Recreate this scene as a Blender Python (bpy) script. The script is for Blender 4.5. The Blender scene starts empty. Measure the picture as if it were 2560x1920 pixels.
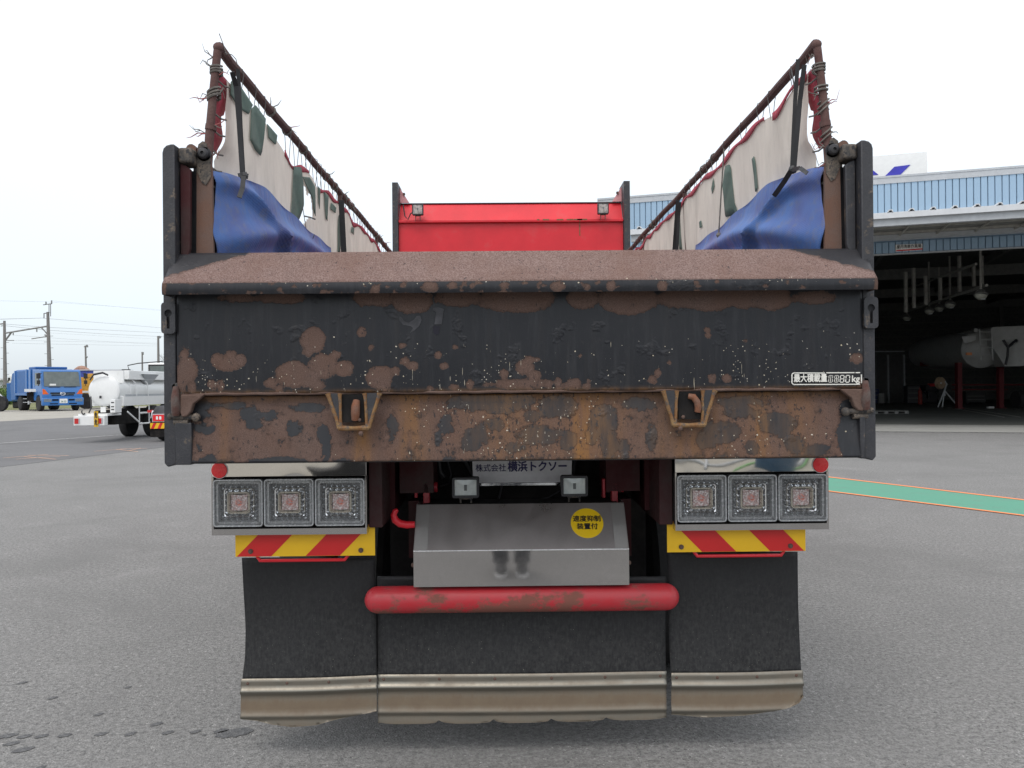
import bpy, bmesh, math, random
from mathutils import Vector, Matrix
import numpy as np
random.seed(7); np.random.seed(7)
sc = bpy.context.scene
col = sc.collection
PI = math.pi

# ------------------------------------------------------------------ camera
F = 2071.0                       # focal length in photograph pixels (28 mm equivalent)
CAM = Vector((0, 0, 1.5))
_yaw, _pit, _rol = 19/F, 6/F, 0.0085
fw = Vector((math.sin(_yaw)*math.cos(_pit), math.cos(_yaw)*math.cos(_pit), math.sin(_pit)))
r0 = fw.cross(Vector((0, 0, 1))).normalized(); u0 = r0.cross(fw).normalized()
ru = (u0*math.cos(_rol) + r0*math.sin(_rol)); rr = (r0*math.cos(_rol) - u0*math.sin(_rol))
cd = bpy.data.cameras.new('camera_view'); cam = bpy.data.objects.new('camera_view', cd); col.objects.link(cam)
cd.sensor_width = 36; cd.lens = 36*F/2560; cd.clip_start = 0.02; cd.clip_end = 3000
M3 = Matrix((rr, ru, -fw)).transposed()
cam.matrix_world = Matrix.Translation(CAM) @ M3.to_4x4()
sc.camera = cam

# ------------------------------------------------------------------ sky and sun (bright overcast)
SUN_EL, SUN_AZ = math.radians(58), math.radians(200)
w = bpy.data.worlds.new('World'); sc.world = w; w.use_nodes = True
wt = w.node_tree; wt.nodes.clear()
def wn(t): return wt.nodes.new(t)
sky = wn('ShaderNodeTexSky'); sky.sky_type = 'NISHITA'; sky.sun_disc = False
sky.sun_elevation = SUN_EL; sky.sun_rotation = SUN_AZ; sky.dust_density = 3.0
bg1 = wn('ShaderNodeBackground'); bg1.inputs[1].default_value = 0.06
wt.links.new(sky.outputs[0], bg1.inputs[0])
tc = wn('ShaderNodeTexCoord'); sep = wn('ShaderNodeSeparateXYZ'); wt.links.new(tc.outputs['Generated'], sep.inputs[0])
rp = wn('ShaderNodeValToRGB'); cr = rp.color_ramp
cr.elements[0].position = 0.0; cr.elements[0].color = (0.66, 0.72, 0.77, 1)
cr.elements[1].position = 0.6; cr.elements[1].color = (1.12, 1.12, 1.12, 1)
e = cr.elements.new(0.12); e.color = (0.78, 0.84, 0.90, 1)
e = cr.elements.new(0.25); e.color = (0.92, 0.96, 0.98, 1)
wt.links.new(sep.outputs[2], rp.inputs[0])
nz = wn('ShaderNodeTexNoise'); nz.inputs['Scale'].default_value = 2.2; nz.inputs['Detail'].default_value = 5
wt.links.new(tc.outputs['Generated'], nz.inputs['Vector'])
mr = wn('ShaderNodeMapRange'); mr.inputs['To Min'].default_value = 0.93; mr.inputs['To Max'].default_value = 1.06
wt.links.new(nz.outputs[0], mr.inputs[0])
bg2 = wn('ShaderNodeBackground'); wt.links.new(rp.outputs[0], bg2.inputs[0]); wt.links.new(mr.outputs[0], bg2.inputs[1])
ad = wn('ShaderNodeAddShader'); wt.links.new(bg1.outputs[0], ad.inputs[0]); wt.links.new(bg2.outputs[0], ad.inputs[1])
wo = wn('ShaderNodeOutputWorld'); wt.links.new(ad.outputs[0], wo.inputs[0])
sl = bpy.data.lights.new('sun', 'SUN'); sl.energy = 0.9; sl.angle = math.radians(25); sl.color = (1, 0.97, 0.93)
so = bpy.data.objects.new('sun', sl); col.objects.link(so)
so.rotation_euler = (PI/2 - SUN_EL, 0, PI - SUN_AZ)
sc.view_settings.view_transform = 'Standard'; sc.view_settings.look = 'None'
sc.view_settings.exposure = 0.0; sc.view_settings.gamma = 1.0; sc.view_settings.use_curve_mapping = False
sc.render.engine = 'CYCLES'
sc.cycles.max_bounces = 6; sc.cycles.diffuse_bounces = 3; sc.cycles.glossy_bounces = 4; sc.cycles.transparent_max_bounces = 12
sc.cycles.use_denoising = True

# ------------------------------------------------------------------ authoring helpers
def ray(px, py): return (fw*F + rr*(px-1280) - ru*(py-960))
def P(px, py, Y):
    d = ray(px, py); return CAM + d*(Y/d.y)
def G(px, py, z=0.0):
    d = ray(px, py); return CAM + d*((z-1.5)/d.z)
def PX(px, py, X):
    d = ray(px, py); return CAM + d*(X/d.x)
XC = 0.061                       # centre line of the dump truck
def Z(py, Y): return P(1304, py, Y).z

def wpos(o):
    v = Vector((0, 0, 0))
    while o: v = v + o.location; o = o.parent
    return v
def tag(o, label=None, cat=None, group=None, kind=None):
    if label: o['label'] = label
    if cat: o['category'] = cat
    if group: o['group'] = group
    if kind: o['kind'] = kind
    return o
def thing(name, label, cat, loc=(0, 0, 0), group=None):
    o = bpy.data.objects.new(name, None); o.empty_display_size = 0.2; o.location = loc; col.objects.link(o)
    return tag(o, label, cat, group)
def kids(o): return [c for c in bpy.data.objects if c.parent == o]
def copy_tree(o, parent=None):
    c = o.copy(); col.objects.link(c); c.parent = parent
    for ch in kids(o): copy_tree(ch, c)
    return c

class MB:
    def __init__(s): s.v = []; s.f = []; s.mi = []; s.cur = 0; s.at = {}
    def add(s, vs, fs):
        b = len(s.v); s.v += [tuple(x) for x in vs]
        s.f += [tuple(b+i for i in f) for f in fs]; s.mi += [s.cur]*len(fs); return s
    def box(s, x0, x1, y0, y1, z0, z1):
        return s.add([(x0,y0,z0),(x1,y0,z0),(x1,y1,z0),(x0,y1,z0),(x0,y0,z1),(x1,y0,z1),(x1,y1,z1),(x0,y1,z1)],
            [(0,3,2,1),(4,5,6,7),(0,1,5,4),(1,2,6,5),(2,3,7,6),(3,0,4,7)])
    def hexa(s, a, b):           # two quads (lists of four points) joined
        return s.add(list(a)+list(b), [(3,2,1,0),(4,5,6,7),(0,1,5,4),(1,2,6,5),(2,3,7,6),(3,0,4,7)])
    def prism(s, poly, axis, a0, a1):   # poly in the two other axes, extruded along axis
        n = len(poly)
        def mk(p, a):
            return {'x': (a, p[0], p[1]), 'y': (p[0], a, p[1]), 'z': (p[0], p[1], a)}[axis]
        vs = [mk(p, a0) for p in poly] + [mk(p, a1) for p in poly]
        fs = [tuple(range(n-1, -1, -1)), tuple(range(n, 2*n))] + [(i, (i+1) % n, n+(i+1) % n, n+i) for i in range(n)]
        return s.add(vs, fs)
    def ring(s, c, d, r, n, up=None):
        d = Vector(d).normalized(); a = d.orthogonal().normalized() if up is None else Vector(up)
        a = (a - d*a.dot(d)).normalized(); b = d.cross(a)
        return [Vector(c)+a*(r*math.cos(2*PI*i/n))+b*(r*math.sin(2*PI*i/n)) for i in range(n)]
    def tube(s, pts, r, n=8, caps=True, closed=False):
        pts = [Vector(p) for p in pts]; m = len(pts); rs = r if isinstance(r, (list, tuple)) else [r]*m
        vs = []; up = None
        for i, p in enumerate(pts):
            if closed: d = pts[(i+1) % m]-pts[i-1]
            else: d = pts[min(i+1, m-1)]-pts[max(i-1, 0)]
            if d.length < 1e-9: d = Vector((0, 0, 1))
            d.normalize()
            if up is None: up = d.orthogonal().normalized()
            up = (up-d*up.dot(d)); up = up.normalized() if up.length > 1e-6 else d.orthogonal().normalized()
            b = d.cross(up)
            vs += [p+up*(rs[i]*math.cos(2*PI*k/n))+b*(rs[i]*math.sin(2*PI*k/n)) for k in range(n)]
        fs = []
        for i in range(m if closed else m-1):
            j = (i+1) % m
            fs += [(i*n+k, i*n+(k+1) % n, j*n+(k+1) % n, j*n+k) for k in range(n)]
        if caps and not closed:
            fs += [tuple(range(n-1, -1, -1)), tuple((m-1)*n+k for k in range(n))]
        return s.add(vs, fs)
    def cyl(s, a, b, r, n=16, r2=None): return s.tube([a, b], [r, r if r2 is None else r2], n)
    def lathe(s, prof, c, axis, n=24):  # prof: list of (radius, distance along axis)
        ax = Vector(axis).normalized(); a = ax.orthogonal().normalized(); b = ax.cross(a); c = Vector(c); vs = []
        for r, h in prof: vs += [c+ax*h+a*(r*math.cos(2*PI*k/n))+b*(r*math.sin(2*PI*k/n)) for k in range(n)]
        fs = []
        for i in range(len(prof)-1): fs += [(i*n+k, i*n+(k+1) % n, (i+1)*n+(k+1) % n, (i+1)*n+k) for k in range(n)]
        fs += [tuple(range(n-1, -1, -1)), tuple((len(prof)-1)*n+k for k in range(n))]
        return s.add(vs, fs)
    def ball(s, c, r, n=10, sc_=(1, 1, 1)):
        c = Vector(c); vs = []; m = n//2+1
        for i in range(m):
            t = PI*i/(m-1)
            for k in range(n):
                a = 2*PI*k/n; vs.append(c+Vector((r*sc_[0]*math.sin(t)*math.cos(a), r*sc_[1]*math.sin(t)*math.sin(a), r*sc_[2]*math.cos(t))))
        return s.add(vs, [(i*n+k, (i+1)*n+k, (i+1)*n+(k+1) % n, i*n+(k+1) % n) for i in range(m-1) for k in range(n)])
    def grid(s, fn, nu, nv, skip=None):
        vs = [fn(i/nu, j/nv) for j in range(nv+1) for i in range(nu+1)]
        fs = []
        for j in range(nv):
            for i in range(nu):
                if skip and skip((i+.5)/nu, (j+.5)/nv): continue
                a = j*(nu+1)+i; fs.append((a, a+1, a+nu+2, a+nu+1))
        return s.add(vs, fs)
    def build(s, name, mat, parent=None, smooth=True, bevel=0, ang=35, thick=0, attrs=None, label=None, kind=None):
        me = bpy.data.meshes.new(name)
        V = np.array([tuple(v) for v in s.v], dtype=float).reshape(-1, 3)
        c = (V.min(0)+V.max(0))/2 if len(V) else np.zeros(3)
        off = Vector(c)
        if parent is None: pass
        me.from_pydata((V-c).tolist(), [], s.f)
        mats = mat if isinstance(mat, (list, tuple)) else [mat]
        for m in mats: me.materials.append(m)
        if len(mats) > 1: me.polygons.foreach_set('material_index', s.mi)
        if attrs:
            for an, fn in attrs.items():
                A = me.attributes.new(an, 'FLOAT', 'POINT')
                A.data.foreach_set('value', np.asarray(fn(V), dtype=np.float32).ravel())
        me.update()
        if smooth:
            me.shade_smooth(); me.set_sharp_from_angle(angle=math.radians(ang))
        o = bpy.data.objects.new(name, me); col.objects.link(o)
        o.location = off - (wpos(parent) if parent else Vector((0, 0, 0)))
        o.parent = parent
        if thick:
            m = o.modifiers.new('solid', 'SOLIDIFY'); m.thickness = abs(thick); m.offset = 1 if thick > 0 else -1
        if bevel:
            m = o.modifiers.new('bevel', 'BEVEL'); m.width = bevel; m.segments = 2; m.limit_method = 'ANGLE'; m.angle_limit = math.radians(40)
            m.harden_normals = False
        if label: o['label'] = label
        if kind: o['kind'] = kind
        return o
def rrect(cx, cz, w_, h_, r, n=4):
    out = []
    for qx, qz, a0 in ((1, 1, 0), (-1, 1, PI/2), (-1, -1, PI), (1, -1, 1.5*PI)):
        for i in range(n+1):
            a = a0+PI/2*i/n; out.append((cx+qx*(w_/2-r)+r*math.cos(a), cz+qz*(h_/2-r)+r*math.sin(a)))
    return out

# ------------------------------------------------------------------ materials
def val(nt, s, v):
    if isinstance(v, bpy.types.NodeSocket): nt.links.new(v, s)
    elif isinstance(v, (tuple, list)) and len(v) == 3 and s.type == 'RGBA': s.default_value = (*v, 1)
    else: s.default_value = v
def N(nt, t, ins=None, **at):
    n = nt.nodes.new('ShaderNode'+t)
    for k, v in at.items(): setattr(n, k, v)
    for k, v in (ins or {}).items(): val(nt, n.inputs[k], v)
    return n
def mth(nt, op, a, b=0.0, c=None, clamp=False):
    n = N(nt, 'Math', {0: a, 1: b}, operation=op, use_clamp=clamp)
    if c is not None: val(nt, n.inputs[2], c)
    return n.outputs[0]
def mapr(nt, v, a, b, c=0.0, d=1.0, smooth=False):
    n = N(nt, 'MapRange', {'Value': v, 'From Min': a, 'From Max': b, 'To Min': c, 'To Max': d})
    n.interpolation_type = 'SMOOTHSTEP' if smooth else 'LINEAR'
    return n.outputs[0]
def mix(nt, f, a, b, mode='MIX'):
    n = N(nt, 'Mix', data_type='RGBA', blend_type=mode); n.clamp_factor = True
    val(nt, n.inputs[0], f); val(nt, n.inputs[6], a); val(nt, n.inputs[7], b); return n.outputs[2]
def coords(nt, sx=1, sy=1, sz=1, kind='Object'):
    t = N(nt, 'TexCoord'); m = N(nt, 'Mapping', {'Vector': t.outputs[kind], 'Scale': (sx, sy, sz)}); return m.outputs[0]
def noise(nt, vec, scale, detail=4, rough=0.55, dist=0.0):
    return N(nt, 'TexNoise', {'Vector': vec, 'Scale': scale, 'Detail': detail, 'Roughness': rough, 'Distortion': dist}).outputs[0]
def voro(nt, vec, scale, out='Distance', feature='F1'):
    return N(nt, 'TexVoronoi', {'Vector': vec, 'Scale': scale}, feature=feature).outputs[out]
def attr(nt, name): return N(nt, 'Attribute', attribute_name=name).outputs['Fac']
def bump(nt, h, strength=0.3, dist=0.01, normal=None):
    n = N(nt, 'Bump', {'Height': h, 'Strength': strength, 'Distance': dist})
    if normal is not None: nt.links.new(normal, n.inputs['Normal'])
    return n.outputs[0]
def newmat(name):
    m = bpy.data.materials.new(name); m.use_nodes = True; nt = m.node_tree
    return m, nt, nt.nodes['Principled BSDF']
_mc = {}
def M(name, c, rough=0.5, metal=0.0, var=0.18, scale=6, dirt=None, damt=0.0, dscale=3, bmp=0.05, bscale=60, spec=0.5, coat=0.0, rvar=0.1):
    """painted / plain surface with tone variation, optional dirt film and fine relief"""
    if name in _mc: return _mc[name]
    m, nt, b = newmat(name); v = coords(nt)
    n1 = noise(nt, v, scale, 5); f = mapr(nt, n1, 0.3, 0.7, 1-var, 1+var)
    base = mix(nt, 1.0, c, N(nt, 'CombineColor', {0: f, 1: f, 2: f}).outputs[0], 'MULTIPLY')
    if dirt:
        dn = noise(nt, v, dscale, 6, 0.65); df = mapr(nt, dn, 0.62-0.35*damt, 0.80-0.35*damt, 0, min(1, 0.35+damt))
        base = mix(nt, df, base, dirt)
    val(nt, b.inputs['Base Color'], base)
    n2 = noise(nt, v, bscale, 4, 0.6)
    val(nt, b.inputs['Roughness'], mapr(nt, n2, 0.3, 0.7, max(0.02, rough-rvar), min(1, rough+rvar)))
    b.inputs['Metallic'].default_value = metal; b.inputs['Specular IOR Level'].default_value = spec
    b.inputs['Coat Weight'].default_value = coat
    if bmp: val(nt, b.inputs['Normal'], bump(nt, n2, bmp, 0.004))
    _mc[name] = m; return m

RUST = (0.150, 0.078, 0.054); RUSTD = (0.075, 0.036, 0.025); ORANGE = (0.245, 0.115, 0.032)
def rusted_paint(name, paint, mode):
    """flaking black paint over rust: attributes rust (signed metres, + inside rust), stain, fleck"""
    m, nt, b = newmat(name); v = coords(nt); vs = coords(nt, 1, 1, 0.12)
    sd = attr(nt, 'rust')
    wob = mth(nt, 'SUBTRACT', noise(nt, v, 17 if mode == 'sill' else 26, 8, 0.70 if mode == 'sill' else 0.64), 0.5)
    wob2 = mth(nt, 'SUBTRACT', noise(nt, v, 130, 4, 0.6), 0.5)
    d = mth(nt, 'ADD', sd, mth(nt, 'ADD', mth(nt, 'MULTIPLY', wob, 0.095 if mode == 'sill' else 0.032), mth(nt, 'MULTIPLY', wob2, 0.010)))
    mask = mapr(nt, d, -0.0008, 0.0008)
    rim = mth(nt, 'MULTIPLY', mapr(nt, d, -0.004, 0.0), mapr(nt, d, 0.004, 0.0008))
    # rust colour: fine mottling
    g = noise(nt, v, 330, 3, 0.7); g2 = noise(nt, v, 9, 5)
    rc = mix(nt, mapr(nt, g, 0.36, 0.64), (0.080, 0.049, 0.040), (0.152, 0.100, 0.082))
    rc = mix(nt, mapr(nt, g2, 0.35, 0.7, 0, 0.45), rc, (0.115, 0.060, 0.040))
    if mode == 'lip':
        vv = voro(nt, v, 190); vg = mapr(nt, mth(nt, 'ADD', mth(nt,'MULTIPLY', vv, 0.9), mth(nt,'MULTIPLY', noise(nt, v, 240, 3, 0.7), 1.0)), 0.62, 1.15)
        rc = mix(nt, vg, (0.118, 0.068, 0.060), (0.235, 0.165, 0.145))
        rc = mix(nt, mapr(nt, noise(nt, v, 4, 6, .65), 0.45, 0.72, 0, 0.7), rc, (0.15, 0.085, 0.065))
    # paint with dull scratches and dust
    dust = noise(nt, vs, 30, 5, 0.7)
    pc = mix(nt, mapr(nt, dust, 0.50, 0.95, 0, 0.45), paint, (0.07, 0.07, 0.076))
    st = attr(nt, 'stain')
    stn = mth(nt, 'MULTIPLY', st, mapr(nt, noise(nt, vs, 34, 5, 0.6), 0.25, 0.62))
    base = mix(nt, mask, pc, rc)
    base = mix(nt, mth(nt, 'MULTIPLY', stn, 0.85), base, ORANGE)
    base = mix(nt, mth(nt, 'MULTIPLY', rim, 0.28), base, (0.04, 0.027, 0.022))
    # inner edge of each patch darker, tiny chips of paint left in the rust, grime runs
    base = mix(nt, mth(nt, 'MULTIPLY', mth(nt, 'MULTIPLY', mapr(nt, d, 0.0, 0.002), mapr(nt, d, 0.010, 0.002)), 0.42), base, (0.055, 0.033, 0.026))
    chip = mth(nt, 'ADD', noise(nt, coords(nt, 1, 1, 0.6), 75, 6, 0.75), mth(nt, 'MULTIPLY', attr(nt, 'fleck'), 0.085 if mode == 'sill' else 0.02))
    base = mix(nt, mth(nt, 'MULTIPLY', mapr(nt, chip, 0.615, 0.635), 0.85), base, (0.022, 0.022, 0.025))
    runs = noise(nt, coords(nt, 1, 1, 0.05), 22, 5, 0.7)
    base = mix(nt, mapr(nt, runs, 0.52, 0.80, 0, 0.38 if mode == 'sill' else 0.25), base, (0.055, 0.046, 0.040))
    haze_ = noise(nt, v, 3.1, 4, 0.6)
    base = mix(nt, mapr(nt, haze_, 0.48, 0.78, 0, 0.20 if mode == 'sill' else 0.08), base, (0.085, 0.078, 0.074))
    fl = attr(nt, 'fleck')
    spn = mapr(nt, noise(nt, v, 7, 4, 0.65), 0.40, 0.66)
    vdis = N(nt, 'VectorMath', {0: v, 1: N(nt, 'VectorMath', {0: N(nt, 'TexNoise', {'Vector': v, 'Scale': 160.0}).outputs[1], 'Scale': 0.006}, operation='SCALE').outputs[0]}, operation='ADD').outputs[0]
    fk = None
    for sc_v, cut, rad in ((62, 0.80, 0.17), (120, 0.68, 0.30)):
        tv = N(nt, 'TexVoronoi', {'Vector': vdis, 'Scale': float(sc_v)}, feature='F1')
        cr_ = N(nt, 'SeparateColor', {0: tv.outputs['Color']}).outputs
        pres = mapr(nt, mth(nt, 'SUBTRACT', cr_[0], mth(nt, 'SUBTRACT', 1.02, mth(nt, 'MULTIPLY', mth(nt, 'MULTIPLY', fl, spn), 1-cut+0.25))), 0, 0.01)
        m1 = mth(nt, 'MULTIPLY', mapr(nt, mth(nt, 'SUBTRACT', mth(nt, 'MULTIPLY', mth(nt, 'ADD', cr_[1], 0.15), rad), tv.outputs['Distance']), 0, 0.04), pres)
        fk = m1 if fk is None else mth(nt, 'MAXIMUM', fk, m1)
    scr = N(nt, 'TexCoord').outputs['Object']
    mp = N(nt, 'Mapping', {'Vector': scr, 'Rotation': (0, 0.28, 0), 'Scale': (1, 1, 0.06)}).outputs[0]
    sn = noise(nt, mp, 190, 2, 0.5); sk = mapr(nt, mth(nt, 'SUBTRACT', sn, mth(nt, 'SUBTRACT', 0.80, mth(nt, 'MULTIPLY', fl, 0.115 if mode == 'sill' else 0.080))), 0, 0.02)
    fk = mth(nt, 'MAXIMUM', fk, mth(nt, 'MULTIPLY', sk, 0.8))
    fc = mix(nt, noise(nt, v, 60, 1), (0.55, 0.44, 0.24), (0.62, 0.62, 0.60))
    base = mix(nt, mth(nt, 'MULTIPLY', fk, 0.85), base, fc)
    val(nt, b.inputs['Base Color'], base)
    val(nt, b.inputs['Roughness'], mapr(nt, mask, 0, 1, 0.36, 0.88))
    b.inputs['Specular IOR Level'].default_value = 0.33
    # relief: paint film stands proud, blisters in it, rust pits
    bl = noise(nt, v, 12, 3); bls = mth(nt, 'MULTIPLY', mapr(nt, bl, 0.60, 0.68), noise(nt, v, 95, 4, 0.6))
    h = mth(nt, 'ADD', mth(nt, 'MULTIPLY', mth(nt, 'SUBTRACT', 1.0, mask), mth(nt, 'ADD', 0.5, mth(nt, 'MULTIPLY', bls, 1.3))), mth(nt, 'MULTIPLY', g, 0.16))
    val(nt, b.inputs['Normal'], bump(nt, h, 0.75, 0.003))
    return m
m_panel = rusted_paint('flaking_black_paint', (0.013, 0.014, 0.018), 'panel')
m_sill = rusted_paint('flaking_black_paint_on_sill', (0.018, 0.019, 0.023), 'sill')
m_lip = rusted_paint('rusted_lip_steel', (0.03, 0.03, 0.034), 'lip')

def rust_mat(name, a, b_, mixs=8, fine=200, rough=0.88, third=None, tt=0.52):
    m, nt, b = newmat(name); v = coords(nt)
    g = noise(nt, v, fine, 4, 0.7); n = noise(nt, v, mixs, 6, 0.65)
    c = mix(nt, mapr(nt, n, 0.36, 0.62), a, b_)
    if third: c = mix(nt, mapr(nt, noise(nt, v, mixs*2.3, 5, 0.7), tt, tt+0.08), c, third)
    c = mix(nt, mapr(nt, g, 0.35, 0.65, 0, 0.45), c, tuple(x*0.5 for x in a))
    val(nt, b.inputs['Base Color'], c); b.inputs['Roughness'].default_value = rough
    val(nt, b.inputs['Normal'], bump(nt, mth(nt, 'ADD', g, n), 0.5, 0.003)); return m
m_rust = rust_mat('rust_brown', (0.11, 0.064, 0.048), (0.155, 0.100, 0.080))
m_rusto = rust_mat('rust_orange_flaking', (0.20, 0.085, 0.028), (0.30, 0.19, 0.085), 30, 300, 0.85, (0.12, 0.10, 0.085))
m_rustp = rust_mat('rusted_pipe', (0.110, 0.050, 0.045), (0.14, 0.085, 0.075), 9, 120)
m_rustb = rust_mat('worn_black_steel', (0.024, 0.025, 0.030), (0.042, 0.042, 0.048), 11, 160, 0.5, (0.13, 0.10, 0.075), 0.575)
m_rustc = rust_mat('scraped_corner_steel', (0.05, 0.047, 0.045), (0.19, 0.15, 0.115), 26, 160, 0.7, (0.03, 0.03, 0.034))
m_rusti = rust_mat('rusted_inner_plate', (0.15, 0.105, 0.090), (0.17, 0.085, 0.055), 5, 260, 0.85)
m_red = M('red_paint', (0.62, 0.016, 0.028), 0.42, var=0.12, scale=3, dirt=(0.35, 0.10, 0.09), damt=0.12, bmp=0.03, spec=0.45)
m_redmud = None
m_black = M('black_steel', (0.02, 0.02, 0.024), 0.5, dirt=(0.06, 0.055, 0.05), damt=0.3)
m_void = M('grime_and_void_black', (0.012, 0.011, 0.011), 0.85, var=0.4, dirt=(0.03, 0.026, 0.023), damt=0.3, spec=0.2)  # grimy black, also painting the shade of openings and the underside
m_maroon = M('dull_maroon_paint', (0.05, 0.010, 0.012), 0.7, dirt=(0.04, 0.03, 0.028), damt=0.5, spec=0.25)
m_rubber = M('tyre_rubber', (0.022, 0.022, 0.023), 0.85, dirt=(0.06, 0.056, 0.05), damt=0.25, bmp=0.15)
m_white = M('white_paint', (0.80, 0.81, 0.80), 0.35, var=0.04, dirt=(0.55, 0.53, 0.5), damt=0.08, coat=0.2)
m_blackplastic = M('black_plastic', (0.018, 0.018, 0.02), 0.55)
m_strap = M('black_rubber_band', (0.03, 0.03, 0.033), 0.6, var=0.3)
m_chrome = M('chrome', (0.62, 0.64, 0.66), 0.12, 1.0, var=0.1, bmp=0.02)

def glass_thin(name, tint=(1, 1, 1), refl=0.10):
    m, nt, b = newmat(name); nt.nodes.remove(b); out = [n for n in nt.nodes if n.type == 'OUTPUT_MATERIAL'][0]
    t = N(nt, 'BsdfTransparent', {'Color': tint}); g = N(nt, 'BsdfGlossy', {'Roughness': 0.03})
    lw = N(nt, 'LayerWeight', {'Blend': 0.15}); f = mth(nt, 'ADD', mth(nt, 'MULTIPLY', lw.outputs['Fresnel'], 0.9), refl, clamp=True)
    x = N(nt, 'MixShader'); val(nt, x.inputs[0], f); nt.links.new(t.outputs[0], x.inputs[1]); nt.links.new(g.outputs[0], x.inputs[2])
    nt.links.new(x.outputs[0], out.inputs[0]); return m
m_lens = glass_thin('clear_lens', (0.97, 0.97, 0.97), 0.03)
def window_glass():
    m, nt, b = newmat('window_glass'); v = coords(nt)
    val(nt, b.inputs['Base Color'], mix(nt, noise(nt, v, 3), (0.03, 0.045, 0.045), (0.16, 0.19, 0.18)))
    b.inputs['Roughness'].default_value = 0.06; b.inputs['Specular IOR Level'].default_value = 0.9; return m
m_glass = window_glass()

def steel_mat(name, base, rough, wave, film=None, famt=0.0, grain=0.0, fs=7):
    m, nt, b = newmat(name); v = coords(nt)
    b.inputs['Metallic'].default_value = 1.0
    gv = coords(nt, 40, 40, 1); g = noise(nt, coords(nt, 3, 3, 90), 8, 4, 0.6)
    c = mix(nt, mapr(nt, g, 0.3, 0.7, 0, 0.12), base, tuple(x*0.7 for x in base))
    sm = noise(nt, v, fs, 6, 0.7)
    val(nt, b.inputs['Roughness'], mapr(nt, sm, 0.3, 0.75, rough*0.7, rough*1.6))
    if film:
        sp = noise(nt, v, 120, 4, 0.7)
        fa = mth(nt, 'MULTIPLY', mapr(nt, mth(nt, 'ADD', sm, mth(nt, 'MULTIPLY', sp, 0.35)), 0.25, 1.05), famt)
        c = mix(nt, fa, c, film)
        val(nt, b.inputs['Metallic'], mth(nt, 'SUBTRACT', 1.0, mth(nt, 'MULTIPLY', fa, 0.9)))
    val(nt, b.inputs['Base Color'], c)
    nb = None
    if wave: nb = bump(nt, noise(nt, v, 3.2, 1.5, 0.4), wave, 0.05)
    if grain: nb = bump(nt, noise(nt, v, 260, 3), grain, 0.001, nb)
    if nb is not None: val(nt, b.inputs['Normal'], nb)
    return m
m_mirror = steel_mat('polished_stainless', (0.62, 0.60, 0.57), 0.03, 0.13)
m_brushed = steel_mat('brushed_stainless', (0.50, 0.48, 0.465), 0.028, 0.0, (0.26, 0.245, 0.23), 0.35, 0.015)
m_dusty = steel_mat('dusty_stainless', (0.44, 0.42, 0.41), 0.33, 0.0, (0.21, 0.18, 0.175), 0.75, 0.05, 3)
m_dustl = steel_mat('dusty_stainless_strip', (0.48, 0.47, 0.46), 0.35, 0.0, (0.29, 0.28, 0.265), 0.9, 0.05, 3)
m_flapsteel = steel_mat('muddy_stainless_strip', (0.50, 0.47, 0.43), 0.30, 0.0, (0.15, 0.115, 0.078), 0.85, 0.2, 6)
# ------------------------------------------------------------------ lettering as thin solid meshes
def text_mesh(name, body, size, mat, parent, origin, xdir, updir, ext=.0006, bold=0.0, sx=1.0, align='CENTER', space=1.0, shear=0):
    cu = bpy.data.curves.new(name, 'FONT'); cu.body = body; cu.size = size; cu.align_x = align; cu.align_y = 'CENTER'; cu.extrude = ext; cu.space_character = space
    cu.shear = shear; cu.resolution_u = 3
    to = bpy.data.objects.new(name+'_tmp', cu); col.objects.link(to)
    dg = bpy.context.evaluated_depsgraph_get(); me = bpy.data.meshes.new_from_object(to.evaluated_get(dg)); bpy.data.objects.remove(to)
    if bold:
        n_ = len(me.vertices); co = np.empty(n_*3); me.vertices.foreach_get('co', co); co = co.reshape(-1, 3); fs_ = [tuple(p.vertices) for p in me.polygons]; vs_ = []; ff = []
        for k_, (dx_, dy_) in enumerate(((0, 0), (1, 0), (-1, 0), (0, 1), (0, -1))):
            ff += [tuple(i+len(vs_) for i in f) for f in fs_]; vs_ += [(x+dx_*bold, y+dy_*bold, z+k_*.00006) for x, y, z in co]
        me = bpy.data.meshes.new(name); me.from_pydata(vs_, [], ff)
    xd = Vector(xdir).normalized(); ud = Vector(updir).normalized(); nd = xd.cross(ud)
    R = Matrix((xd*sx, ud, nd)).transposed().to_4x4()
    me.transform(R); me.materials.clear(); me.materials.append(mat); me.name = name
    o = bpy.data.objects.new(name, me); col.objects.link(o); o.parent = parent; o.location = Vector(origin)-(wpos(parent) if parent else Vector()); return o

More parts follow.
